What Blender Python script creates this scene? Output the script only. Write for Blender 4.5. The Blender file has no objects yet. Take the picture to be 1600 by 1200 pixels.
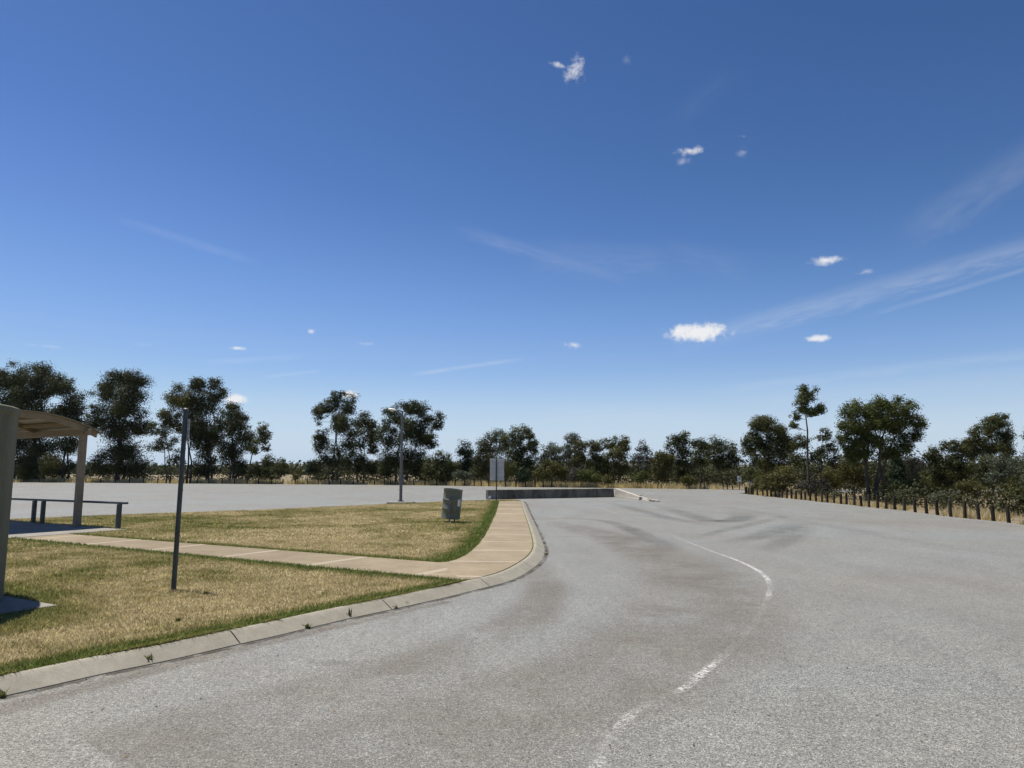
import bpy, math, random
import numpy as np
from mathutils import Vector, Matrix, geometry

random.seed(7)
RNG = np.random.default_rng(11)
SC = bpy.context.scene
COL = SC.collection
R = math.radians

# ------------------------------------------------------------------ survey helpers
# The site was surveyed from the photograph: a level plane seen from 1.6 m up.
EYE, FOC, PIT = 1.6, 1110.0, math.atan(138.0 / 1110.0)
CP, SP = math.cos(PIT), math.sin(PIT)


def ray(x, y):
    a, b = (x - 800.0) / FOC, (600.0 - y) / FOC
    return (a, CP - b * SP, SP + b * CP)


def G(x, y, z=0.0):
    """survey point on the level plane at height z"""
    d = ray(x, y)
    t = (z - EYE) / d[2]
    return (d[0] * t, d[1] * t)


def P(x, y, Y):
    """survey point at ground distance Y"""
    d = ray(x, y)
    t = Y / d[1]
    return Vector((d[0] * t, Y, EYE + d[2] * t))


# ------------------------------------------------------------------ object helpers
def tag(o, label=None, cat=None, group=None, kind=None):
    if label: o['label'] = label
    if cat: o['category'] = cat
    if group: o['group'] = group
    if kind: o['kind'] = kind
    return o


def thing(name, label, cat, loc=(0, 0, 0), group=None):
    o = bpy.data.objects.new(name, None)
    o.empty_display_size = 0.3
    COL.objects.link(o)
    o.location = loc
    return tag(o, label, cat, group)


class MB:
    def __init__(s):
        s.v, s.f = [], []

    def add(s, vs, fs):
        n = len(s.v)
        s.v += [tuple(v) for v in vs]
        s.f += [tuple(i + n for i in f) for f in fs]

    def box(s, c, size, rot=None, bev=0.0):
        hx, hy, hz = size[0] / 2, size[1] / 2, size[2] / 2
        M = rot if rot is not None else Matrix.Identity(3)
        c = Vector(c)
        if bev <= 0:
            vs = [c + M @ Vector((sx * hx, sy * hy, sz * hz)) for sz in (-1, 1) for sx, sy in ((-1, -1), (1, -1), (1, 1), (-1, 1))]
            s.add(vs, [(3, 2, 1, 0), (4, 5, 6, 7), (0, 1, 5, 4), (1, 2, 6, 5), (2, 3, 7, 6), (3, 0, 4, 7)])
        else:
            b = min(bev, hx * .9, hy * .9, hz * .9)
            rings = []
            for z, i in ((-hz, b), (-hz + b, 0), (hz - b, 0), (hz, b)):
                x, y = hx - i, hy - i
                q = [(-x + b, -y), (x - b, -y), (x, -y + b), (x, y - b), (x - b, y), (-x + b, y), (-x, y - b), (-x, -y + b)]
                rings.append([c + M @ Vector((p[0], p[1], z)) for p in q])
            s.rings(rings, True, True)

    def rings(s, rings, cap0=False, cap1=False):
        n = len(rings[0])
        vs = [p for r in rings for p in r]
        fs = []
        for k in range(len(rings) - 1):
            for i in range(n):
                j = (i + 1) % n
                fs.append((k * n + i, k * n + j, (k + 1) * n + j, (k + 1) * n + i))
        if cap0: fs.append(tuple(reversed(range(n))))
        if cap1: fs.append(tuple((len(rings) - 1) * n + i for i in range(n)))
        s.add(vs, fs)

    def tube(s, pts, rads, n=8, cap=True):
        pts = [Vector(p) for p in pts]
        rings = []
        for i, p in enumerate(pts):
            t = (pts[min(i + 1, len(pts) - 1)] - pts[max(i - 1, 0)])
            t = t.normalized() if t.length > 1e-9 else Vector((0, 0, 1))
            ref = Vector((1, 0, 0)) if abs(t.x) < .8 else Vector((0, 1, 0))
            u = t.cross(ref).normalized()
            w = t.cross(u)
            r = rads[i] if hasattr(rads, '__len__') else rads
            rings.append([p + (u * math.cos(2 * math.pi * k / n) + w * math.sin(2 * math.pi * k / n)) * r for k in range(n)])
        s.rings(rings, cap, cap)

    def lathe(s, prof, n=24, c=(0, 0, 0), cap0=True, cap1=True):
        s.rings([[(c[0] + r * math.cos(2 * math.pi * k / n), c[1] + r * math.sin(2 * math.pi * k / n), c[2] + z) for k in range(n)] for r, z in prof], cap0, cap1)

    def build(s, name, mat, parent=None, smooth=False, offset=None):
        me = bpy.data.meshes.new(name)
        v = s.v
        if offset is not None:
            v = [(a - offset[0], b - offset[1], c - offset[2]) for a, b, c in v]
        me.from_pydata(v, [], s.f)
        if mat: me.materials.append(mat)
        if smooth:
            me.shade_smooth()
            try: me.set_sharp_from_angle(angle=R(40))
            except Exception: pass
        me.update()
        o = bpy.data.objects.new(name, me)
        COL.objects.link(o)
        if parent: o.parent = parent
        return o


def np_mesh(name, verts, k, mat, parent=None, face_attr=None, point_attr=None, faces=None):
    """polygons of k corners each, from a numpy vertex array"""
    me = bpy.data.meshes.new(name)
    nv = len(verts)
    if faces is None:
        faces = np.arange(nv, dtype=np.int32)
    nf = len(faces) // k
    me.vertices.add(nv)
    me.vertices.foreach_set('co', np.ascontiguousarray(verts, dtype=np.float32).ravel())
    me.loops.add(nf * k)
    me.loops.foreach_set('vertex_index', np.ascontiguousarray(faces, dtype=np.int32).ravel())
    me.polygons.add(nf)
    me.polygons.foreach_set('loop_start', np.arange(nf, dtype=np.int32) * k)
    me.update(calc_edges=True)
    for nm, a in (face_attr or {}).items():
        at = me.attributes.new(nm, 'FLOAT', 'FACE')
        at.data.foreach_set('value', np.ascontiguousarray(a, dtype=np.float32))
    for nm, a in (point_attr or {}).items():
        at = me.attributes.new(nm, 'FLOAT', 'POINT')
        at.data.foreach_set('value', np.ascontiguousarray(a, dtype=np.float32))
    if mat: me.materials.append(mat)
    me.validate()
    o = bpy.data.objects.new(name, me)
    COL.objects.link(o)
    if parent: o.parent = parent
    return o


# ------------------------------------------------------------------ material helpers
class NT:
    def __init__(s, tree):
        s.t = tree; s.n = tree.nodes; s.l = tree.links

    def new(s, typ, **kw):
        n = s.n.new(typ)
        for k, v in kw.items():
            setattr(n, k, v)
        return n

    def put(s, sock, val):
        if isinstance(val, bpy.types.NodeSocket): s.l.new(val, sock)
        elif val is not None: sock.default_value = val

    def math(s, op, a, b=None, c=None, clamp=False):
        n = s.new('ShaderNodeMath', operation=op); n.use_clamp = clamp
        s.put(n.inputs[0], a)
        if b is not None: s.put(n.inputs[1], b)
        if c is not None: s.put(n.inputs[2], c)
        return n.outputs[0]

    def mix(s, f, a, b, blend='MIX'):
        n = s.new('ShaderNodeMix', data_type='RGBA', blend_type=blend)
        s.put(n.inputs[0], f); s.put(n.inputs[6], a); s.put(n.inputs[7], b)
        return n.outputs[2]

    def noise(s, vec, scale, detail=4, rough=.55, dist=0.0):
        n = s.new('ShaderNodeTexNoise')
        s.put(n.inputs['Vector'], vec)
        n.inputs['Scale'].default_value = scale; n.inputs['Detail'].default_value = detail
        n.inputs['Roughness'].default_value = rough; n.inputs['Distortion'].default_value = dist
        return n.outputs[0]

    def voro(s, vec, scale, feature='F1'):
        n = s.new('ShaderNodeTexVoronoi', feature=feature)
        s.put(n.inputs['Vector'], vec); n.inputs['Scale'].default_value = scale
        return n

    def rng(s, v, a, b, c=0.0, d=1.0, smooth=False):
        n = s.new('ShaderNodeMapRange'); n.clamp = True
        if smooth: n.interpolation_type = 'SMOOTHSTEP'
        s.put(n.inputs[0], v)
        for i, q in enumerate((a, b, c, d)): n.inputs[i + 1].default_value = q
        return n.outputs[0]

    def attr(s, name):
        return s.new('ShaderNodeAttribute', attribute_name=name).outputs['Fac']

    def pos(s):
        return s.new('ShaderNodeNewGeometry').outputs['Position']

    def scaled(s, vec, sc):
        n = s.new('ShaderNodeMapping'); s.put(n.inputs[0], vec); n.inputs['Scale'].default_value = sc
        return n.outputs[0]

    def bump(s, h, strength, dist):
        n = s.new('ShaderNodeBump'); s.put(n.inputs['Height'], h)
        n.inputs['Strength'].default_value = strength; n.inputs['Distance'].default_value = dist
        return n.outputs[0]


def c4(c): return (c[0], c[1], c[2], 1.0)


def new_mat(name):
    m = bpy.data.materials.new(name); m.use_nodes = True
    t = NT(m.node_tree); t.n.clear()
    out = t.new('ShaderNodeOutputMaterial')
    return m, t, out


def principled(t, out, col, rough=.8, spec=.3, metal=0.0, normal=None):
    b = t.new('ShaderNodeBsdfPrincipled')
    t.put(b.inputs['Base Color'], col); t.put(b.inputs['Roughness'], rough)
    b.inputs['Specular IOR Level'].default_value = spec; b.inputs['Metallic'].default_value = metal
    if normal is not None: t.l.new(normal, b.inputs['Normal'])
    t.l.new(b.outputs[0], out.inputs[0])
    return b


def mat_mottled(name, c1, c2, scale, rough=.8, spec=.3, bump=.2, bdist=.01, metal=0.0, stretch=(1, 1, 1), fine=None, obj=True):
    m, t, out = new_mat(name)
    v = t.new('ShaderNodeTexCoord').outputs['Object'] if obj else t.pos()
    v = t.scaled(v, stretch)
    a = t.noise(v, scale, 5, .6)
    f = t.rng(a, .32, .68)
    col = t.mix(f, c4(c1), c4(c2))
    h = a
    if fine:
        b = t.noise(v, fine, 3, .6)
        col = t.mix(.5, col, t.mix(t.rng(b, .3, .7), c4([x * .55 for x in c1]), c4([min(1, x * 1.45) for x in c2])))
        h = b
    principled(t, out, col, rough, spec, metal, t.bump(h, bump, bdist))
    return m


# ---- leaves
def mat_leaf(name, dark, light, transl=.13, rough=.6, spec=.12):
    m, t, out = new_mat(name)
    f = t.attr('tint')
    col = t.mix(f, c4(dark), c4(light))
    b = t.new('ShaderNodeBsdfPrincipled')
    t.put(b.inputs['Base Color'], col); b.inputs['Roughness'].default_value = rough
    b.inputs['Specular IOR Level'].default_value = spec
    tr = t.new('ShaderNodeBsdfTranslucent')
    t.put(tr.inputs[0], t.mix(.5, col, c4((light[0] * 1.2, light[1] * 1.25, light[2] * .6))))
    mx = t.new('ShaderNodeMixShader'); mx.inputs[0].default_value = transl
    t.l.new(b.outputs[0], mx.inputs[1]); t.l.new(tr.outputs[0], mx.inputs[2]); t.l.new(mx.outputs[0], out.inputs[0])
    return m


LEAF = {
    'dark': mat_leaf('leaf_dark_gum', (.015, .019, .006), (.080, .085, .025)),
    'mid': mat_leaf('leaf_mid_gum', (.022, .027, .008), (.112, .116, .034)),
    'olive': mat_leaf('leaf_olive', (.038, .038, .010), (.120, .112, .030)),
    'silver': mat_leaf('leaf_silver', (.045, .054, .032), (.135, .150, .096)),
    'grey': mat_leaf('leaf_grey_twig', (.046, .042, .034), (.110, .100, .082), .10),
    'green': mat_leaf('leaf_fresh_green', (.026, .036, .009), (.120, .135, .034)),
    'conifer': mat_leaf('leaf_deep_green', (.010, .021, .009), (.032, .050, .019)),
    'weed': mat_leaf('leaf_weed', (.06, .075, .022), (.20, .20, .075), .3, .6, .2),
    'scrub': mat_leaf('leaf_scrub', (.020, .023, .009), (.082, .086, .036), .08, .7, .1),
}
M_BARK = mat_mottled('bark_dark', (.040, .032, .026), (.105, .088, .070), 3.0, .9, .2, .5, .03, stretch=(2, 2, .4))
M_BARK2 = mat_mottled('bark_pale', (.09, .078, .066), (.22, .20, .17), 2.2, .85, .2, .4, .02, stretch=(2, 2, .35))

# ---- asphalt (old sprayed chip seal)
def mat_asphalt():
    m, t, out = new_mat('asphalt_chip_seal')
    p = t.pos()
    vo = t.voro(p, 150)
    sep = t.new('ShaderNodeSeparateColor'); t.l.new(vo.outputs['Color'], sep.inputs[0])
    chip = t.mix(t.rng(sep.outputs[0], 0, 1), c4((.090, .090, .080)), c4((.310, .309, .275)))
    chip = t.mix(t.rng(sep.outputs[1], .93, .98), chip, c4((.46, .455, .41)))
    chip = t.mix(t.rng(sep.outputs[2], .91, .97), chip, c4((.045, .043, .040)))
    gap = t.rng(vo.outputs['Distance'], .004 * 150, .0075 * 150)
    chip = t.mix(t.math('MULTIPLY', gap, .55), chip, c4((.085, .082, .075)))
    grain = t.noise(p, 22, 4, .7)
    chip = t.mix(1.0, chip, t.mix(grain, c4((.73, .73, .73)), c4((1.27, 1.27, 1.27))), 'MULTIPLY')
    g2 = t.noise(p, 9, 3, .75)
    chip = t.mix(1.0, chip, t.mix(t.rng(g2, .3, .7), c4((.84, .84, .84)), c4((1.16, 1.16, 1.16))), 'MULTIPLY')
    g3 = t.noise(p, 38, 2, .6)
    chip = t.mix(1.0, chip, t.mix(t.rng(g3, .34, .66), c4((.76, .76, .76)), c4((1.24, 1.24, 1.24))), 'MULTIPLY')
    big = t.noise(p, .16, 5, .6, .6)
    chip = t.mix(1.0, chip, t.mix(t.rng(big, .33, .67), c4((.94, .885, .81)), c4((1.0, 1.03, 1.03))), 'MULTIPLY')
    med = t.noise(t.scaled(p, (1.0, .45, 1)), 1.1, 5, .65, .4)
    chip = t.mix(1.0, chip, t.mix(t.rng(med, .3, .7), c4((.88, .87, .86)), c4((1.09, 1.09, 1.09))), 'MULTIPLY')
    # rusty, dusty spots
    dust = t.rng(t.noise(p, .45, 4, .6, .2), .66, .82)
    chip = t.mix(t.math('MULTIPLY', dust, .35), chip, c4((.26, .19, .13)))
    oil = t.rng(t.noise(p, .9, 3, .5), .70, .80)
    chip = t.mix(t.math('MULTIPLY', oil, .30), chip, c4((.09, .085, .08)))
    h = t.math('ADD', t.math('MULTIPLY', vo.outputs['Distance'], -1.0), t.math('MULTIPLY', grain, .8))
    principled(t, out, chip, .62, .55, 0, t.bump(h, .35, .008))
    return m


def mat_ground():
    m, t, out = new_mat('dry_ground')
    p = t.pos()
    n1 = t.noise(p, .06, 5, .6); n2 = t.noise(p, 1.3, 5, .7); n3 = t.noise(p, 14, 4, .7)
    col = t.mix(t.rng(n2, .3, .7), c4((.135, .105, .068)), c4((.255, .208, .135)))
    col = t.mix(t.rng(n1, .4, .65), col, c4((.235, .185, .108)))
    col = t.mix(1.0, col, t.mix(n3, c4((.6, .6, .6)), c4((1.4, 1.4, 1.4))), 'MULTIPLY')
    principled(t, out, col, .95, .1, 0, t.bump(n3, .6, .04))
    return m


def mat_lawn(name, blade):
    m, t, out = new_mat(name)
    p = t.pos()
    g = t.attr('green'); k = t.attr('tint') if blade else t.noise(p, 60, 4, .7)
    n = t.noise(p, 9, 4, .7)
    straw = t.mix(k, c4((.235, .185, .080)), c4((.90, .775, .46)))
    olive = t.mix(k, c4((.150, .134, .040)), c4((.58, .505, .22)))
    green = t.mix(k, c4((.082, .108, .018)), c4((.250, .290, .075)))
    mid = t.rng(t.math('ADD', g, t.math('MULTIPLY', t.math('SUBTRACT', n, .5), .5)), .12, .48)
    hi = t.rng(t.math('ADD', g, t.math('MULTIPLY', t.math('SUBTRACT', n, .5), .4)), .5, .85)
    col = t.mix(hi, t.mix(mid, straw, olive), green)
    if not blade:
        col = t.mix(1.0, col, c4((.72, .70, .68)), 'MULTIPLY')
        principled(t, out, col, .95, .1, 0, t.bump(t.noise(p, 45, 5, .75), .9, .03))
    else:
        b = t.new('ShaderNodeBsdfPrincipled'); t.put(b.inputs['Base Color'], col)
        b.inputs['Roughness'].default_value = .6; b.inputs['Specular IOR Level'].default_value = .2
        tr = t.new('ShaderNodeBsdfTranslucent'); t.put(tr.inputs[0], col)
        mx = t.new('ShaderNodeMixShader'); mx.inputs[0].default_value = .3
        t.l.new(b.outputs[0], mx.inputs[1]); t.l.new(tr.outputs[0], mx.inputs[2]); t.l.new(mx.outputs[0], out.inputs[0])
    return m


def mat_concrete(name, c1, c2, joint_attr=None, streak=(1, 1, 1)):
    m, t, out = new_mat(name)
    p = t.pos()
    n1 = t.noise(t.scaled(p, streak), 1.6, 6, .65, .3); n2 = t.noise(p, 70, 3, .7); n3 = t.noise(p, 12, 5, .7)
    col = t.mix(t.rng(n1, .3, .7), c4(c1), c4(c2))
    col = t.mix(1.0, col, t.mix(n2, c4((.72, .72, .72)), c4((1.28, 1.28, 1.28))), 'MULTIPLY')
    col = t.mix(1.0, col, t.mix(t.rng(n3, .3, .7), c4((.88, .87, .85)), c4((1.08, 1.08, 1.08))), 'MULTIPLY')
    h = n2
    if joint_attr:
        s = t.attr(joint_attr)
        f = t.math('FRACT', s)
        d = t.math('ABSOLUTE', t.math('SUBTRACT', f, .5))           # 0.5 at a joint
        j = t.rng(d, .462, .478)
        cell = t.new('ShaderNodeTexWhiteNoise', noise_dimensions='1D')
        t.l.new(t.math('FLOOR', t.math('ADD', s, .5)), cell.inputs['W'])
        col = t.mix(1.0, col, t.mix(cell.outputs['Value'], c4((.86, .85, .84)), c4((1.08, 1.08, 1.07))), 'MULTIPLY')
        br = t.noise(t.scaled(p, (1.2, 22, 1)), 1.0, 3, .6)
        col = t.mix(1.0, col, t.mix(t.rng(br, .35, .65), c4((.93, .92, .90)), c4((1.05, 1.05, 1.05))), 'MULTIPLY')
        col = t.mix(t.math('MULTIPLY', j, .65), col, c4((.44, .38, .285)))
        gr = t.rng(d, .496, .499)
        col = t.mix(t.math('MULTIPLY', gr, .8), col, c4((.10, .09, .075)))
    principled(t, out, col, .85, .2, 0, t.bump(h, .25, .004))
    return m


M_ASPH = mat_asphalt()
M_GROUND = mat_ground()
M_LAWN = mat_lawn('lawn_thatch', False)
M_BLADE = mat_lawn('lawn_blades', True)
M_PATH = mat_concrete('path_concrete', (.226, .182, .118), (.308, .253, .170), 'joint')
M_KERB = mat_concrete('kerb_concrete', (.250, .230, .178), (.330, .306, .242))
M_SLAB = mat_concrete('slab_concrete', (.215, .200, .170), (.30, .28, .24))
M_BARR = mat_concrete('barrier_concrete', (.030, .027, .021), (.250, .228, .185), None, (.9, .9, .35))
M_TANK = mat_concrete('tank_concrete', (.115, .118, .078), (.190, .190, .132), None, (1.6, 1.6, .25))
M_STEEL = mat_mottled('slate_paint', (.034, .044, .048), (.062, .074, .080), 9, .5, .4, .1, .003)
M_GALV = mat_mottled('galvanised_steel', (.085, .090, .092), (.16, .165, .168), 14, .5, .5, .1, .003, metal=.3)
M_ALU = mat_mottled('sign_back_aluminium', (.40, .42, .43), (.52, .54, .55), 4, .5, .4, .05, .002, metal=.2)
M_CREAM = mat_mottled('cream_paint', (.20, .160, .110), (.26, .212, .150), 5, .55, .35, .05, .002)
M_ROOF = mat_mottled('roof_sheet', (.20, .175, .125), (.26, .23, .17), 2, .45, .4, .05, .004)
M_DRUM = mat_mottled('drum_green_paint', (.080, .092, .072), (.155, .165, .132), 5, .5, .4, .25, .01, fine=28)
M_DRUMIN = mat_mottled('drum_inside', (.05, .045, .04), (.10, .085, .07), 8, .8, .2)
M_WHITE = mat_mottled('weathered_white', (.58, .58, .56), (.78, .78, .76), 6, .5, .4, .05, .002)
M_TIMBER = mat_mottled('treated_timber', (.018, .014, .010), (.068, .054, .038), 4, .9, .15, .5, .012, stretch=(4, 4, .5))
M_TIMBER2 = mat_mottled('grey_timber', (.030, .025, .019), (.095, .080, .060), 4, .9, .15, .5, .012, stretch=(4, 4, .5))
M_STRAW = mat_leaf('dry_straw', (.34, .27, .150), (.78, .65, .41), .35, .7, .1)
M_STONE = mat_mottled('loose_stone', (.05, .045, .04), (.30, .27, .23), 9, .9, .2)
M_BLACK = mat_mottled('black_rubber', (.02, .02, .02), (.04, .04, .04), 5, .7, .2)


def mat_decal(name, col, nscale, stretch, lo, hi, speck=None):
    m, t, out = new_mat(name)
    c = t.attr('across'); a = t.attr('amount')
    edge = t.rng(t.math('SUBTRACT', 1.0, t.math('ABSOLUTE', c)), 0.0, .75, 0, 1, True)
    p = t.pos()
    n = t.rng(t.noise(t.scaled(p, stretch), nscale, 5, .65, .4), lo, hi)
    al = t.math('MULTIPLY', t.math('MULTIPLY', edge, a), n, clamp=True)
    if speck:
        s = t.rng(t.noise(p, speck, 3, .7), .46, .56)
        al = t.math('MULTIPLY', al, s)
    d = t.new('ShaderNodeBsdfPrincipled'); d.inputs['Base Color'].default_value = c4(col)
    d.inputs['Roughness'].default_value = .85; d.inputs['Specular IOR Level'].default_value = .2
    tr = t.new('ShaderNodeBsdfTransparent')
    mx = t.new('ShaderNodeMixShader'); t.l.new(al, mx.inputs[0])
    t.l.new(tr.outputs[0], mx.inputs[1]); t.l.new(d.outputs[0], mx.inputs[2]); t.l.new(mx.outputs[0], out.inputs[0])
    return m


M_LINE = mat_decal('worn_white_paint', (.78, .76, .70), 2.5, (1, 1, 1), .28, .52, 48)
M_TYRE = mat_decal('tyre_rubber_mark', (.055, .053, .050), 1.4, (1, 1, 1), .12, .72)
M_WEAR = mat_decal('dusty_wheel_wear', (.17, .135, .10), .8, (1, 1, 1), .25, .75)

M_DIRT = mat_decal('gutter_silt', (.070, .054, .038), 3.2, (1, 1, 1), .36, .60)

# ------------------------------------------------------------------ 2-D geometry helpers
def pip(px, py, poly):
    inside = np.zeros(len(px), bool)
    n = len(poly)
    for i in range(n):
        x0, y0 = poly[i]; x1, y1 = poly[(i + 1) % n]
        if y0 == y1: continue
        c = ((y0 > py) != (y1 > py)) & (px < (x1 - x0) * (py - y0) / (y1 - y0) + x0)
        inside ^= c
    return inside


def dist_line(px, py, pts):
    d = np.full(len(px), 1e9)
    for (x0, y0), (x1, y1) in zip(pts[:-1], pts[1:]):
        dx, dy = x1 - x0, y1 - y0
        L = dx * dx + dy * dy + 1e-12
        t = np.clip(((px - x0) * dx + (py - y0) * dy) / L, 0, 1)
        d = np.minimum(d, np.hypot(px - x0 - t * dx, py - y0 - t * dy))
    return d


def vnoise(x, y, sc, seed=0):
    x = x * sc + seed * 17.31; y = y * sc + seed * 7.77
    xi = np.floor(x); yi = np.floor(y); fx = x - xi; fy = y - yi
    fx = fx * fx * (3 - 2 * fx); fy = fy * fy * (3 - 2 * fy)
    def h(a, b):
        s = np.sin(a * 127.1 + b * 311.7 + seed * 13.7) * 43758.5453
        return s - np.floor(s)
    return (h(xi, yi) * (1 - fx) + h(xi + 1, yi) * fx) * (1 - fy) + (h(xi, yi + 1) * (1 - fx) + h(xi + 1, yi + 1) * fx) * fy


def fbm(x, y, sc, seed=0, o=3):
    s = 0; a = .5; tot = 0
    for i in range(o):
        s = s + a * vnoise(x, y, sc * 2 ** i, seed + i); tot += a; a *= .5
    return s / tot


def smooth_poly(pts, it=2):
    pts = [Vector(p) for p in pts]
    for _ in range(it):
        q = [pts[0]]
        for a, b in zip(pts[:-1], pts[1:]):
            q += [a * .75 + b * .25, a * .25 + b * .75]
        pts = q + [pts[-1]]
    return [tuple(p) for p in pts]


def resample(pts, step):
    out = [Vector(pts[0])]
    for a, b in zip(pts[:-1], pts[1:]):
        a, b = Vector(a), Vector(b)
        n = max(1, int((b - a).length / step))
        for i in range(1, n + 1): out.append(a.lerp(b, i / n))
    return [tuple(p) for p in out]


def poly_sheet(name, poly, z, mat, grid=None, attrs=None):
    pts = [Vector(p) for p in poly]
    edges = [(i, (i + 1) % len(pts)) for i in range(len(pts))]
    if grid:
        xs = [p[0] for p in poly]; ys = [p[1] for p in poly]
        gx, gy = np.meshgrid(np.arange(min(xs), max(xs), grid), np.arange(min(ys), max(ys), grid))
        gx = gx.ravel() + RNG.uniform(-.2, .2, gx.size) * grid; gy = gy.ravel() + RNG.uniform(-.2, .2, gy.size) * grid
        k = pip(gx, gy, poly)
        gx, gy = gx[k], gy[k]
        k = dist_line(gx, gy, list(poly) + [poly[0]]) > grid * .3
        pts += [Vector((a, b)) for a, b in zip(gx[k], gy[k])]
    v, e, f, _, _, _ = geometry.delaunay_2d_cdt(pts, edges, [], 1, 1e-5)
    V = np.array([(p[0], p[1], z) for p in v]); F = []
    for t in f:
        a, b, c = t[0], t[1], t[2]
        cr = (V[b][0] - V[a][0]) * (V[c][1] - V[a][1]) - (V[b][1] - V[a][1]) * (V[c][0] - V[a][0])
        F += [a, b, c] if cr > 0 else [a, c, b]
    pa = {k: fn(V[:, 0], V[:, 1]) for k, fn in (attrs or {}).items()}
    return np_mesh(name, V, 3, mat, None, None, pa, np.array(F))


# ------------------------------------------------------------------ site layout
ZL = 0.10                                               # lawn / path level above the road
CORNER = Vector(G(200, 828, ZL)); AU = Vector((-.863, .505)); AV = Vector((-.505, -.863))
def uv(u, v): return tuple(CORNER + AU * u + AV * v)

kerb_px = [(0, 1056), (55, 1045), (140, 1027), (235, 1010), (325, 991), (400, 976), (500, 954), (640, 927), (720, 909),
           (760, 901), (790, 891), (814, 878), (829, 866), (835, 853), (831, 835), (825, 816), (819, 800), (814, 783)]
kerb_back = [G(x, y, ZL) for x, y in kerb_px]
d0 = (Vector(kerb_back[0]) - Vector(kerb_back[3])).normalized()
kerb_back = [tuple(Vector(kerb_back[0]) + d0 * s) for s in (14, 6)] + kerb_back
kerb_back = smooth_poly(kerb_back, 2)
far_px = [(814, 783), (806, 781), (795, 780.6), (762, 781.5), (700, 783.5), (607, 787.5), (400, 797), (195, 804), (125, 807)]
far_edge = [G(x, y, ZL) for x, y in far_px]
d1 = (Vector(far_edge[-1]) - Vector(far_edge[-4])).normalized()
far_edge.append(tuple(Vector(far_edge[-1]) + d1 * 14))
ISLAND = kerb_back + far_edge[1:] + [(-32, 8), (-24, -8)]
path_right = [p for p in kerb_back]                      # footpath follows the back of the kerb
left_px = [(685, 879), (700, 878), (714, 874), (727, 868), (738, 860), (748, 850), (757, 838), (767, 819), (775, 801), (780, 783)]
path_left = [G(x, y, ZL) for x, y in left_px]
pj_low = G(722, 907, ZL)
pj_up = path_left[0]
u_low = (Vector(pj_low) - CORNER).dot(AU)
u_up = (Vector(pj_up) - CORNER).dot(AU)
WALK = [uv(0, 1.5), uv(0, 2.72), pj_low, pj_up]
i0 = min(range(len(kerb_back)), key=lambda i: (Vector(kerb_back[i]) - Vector(pj_low)).length)
def inset(i):
    a, b2 = Vector(kerb_back[i - 1]), Vector(kerb_back[min(i + 1, len(kerb_back) - 1)]); tt = (b2 - a).normalized()
    return (kerb_back[i][0] - tt.y * .025, kerb_back[i][1] + tt.x * .025)
FOOT = [pj_low] + [inset(i) for i in range(i0 + 1, len(kerb_back))] + list(reversed(path_left))
FOOT_FULL = [pj_low] + kerb_back[i0 + 1:] + list(reversed(path_left))
SLAB = [uv(0, 0), uv(9, 0), uv(9, 3.7), uv(0, 3.7)]
TANK_C = (-7.63, 7.64); TANK_R = 1.9
TANK_CORNER = Vector((-5.12, 8.25))
def tuv(u, v): return tuple(TANK_CORNER + AU * u + AV * v)
TBASE = [tuv(0, 0), tuv(3.85, 0), tuv(3.85, 3.75), tuv(0, 3.75)]

# --- ground, road
ground_ring = [(-9000, -3000), (9000, -3000), (9000, 9000), (-9000, 9000)]
b = MB(); b.add([(x, y, -.06) for x, y in ground_ring], [(0, 1, 2, 3)])
tag(b.build('ground', M_GROUND), kind='structure')

far_road_px = [(25, 753.6), (210, 754.8), (400, 756.4), (587, 757.6), (675, 758.6), (775, 760), (800, 761), (950, 762.4), (1062, 764), (1155, 765.2)]
far_road = [G(x, y) for x, y in far_road_px]
right_px = [(1600, 820), (1500, 808.5), (1400, 797), (1300, 786), (1200, 775.5), (1157, 771)]
right_edge = [G(x, y) for x, y in right_px]
road_poly = [(16.2, -40), (15.9, 10)] + right_edge + [(right_edge[-1][0] + 1.6, right_edge[-1][1] + 2.6), (30, 57.5), (90, 62), (90, 72), (30, 67)] + list(reversed(far_road)) + [(-190, 165), (-190, -40)]
rp = resample(road_poly, .8)
rp = [(x + (vnoise(np.array([x]), np.array([y]), 1.1, 3)[0] - .5) * .35, y + (vnoise(np.array([x]), np.array([y]), 1.1, 5)[0] - .5) * .35) for x, y in rp]
tag(poly_sheet('road', rp, 0.0, M_ASPH), kind='structure')


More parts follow.
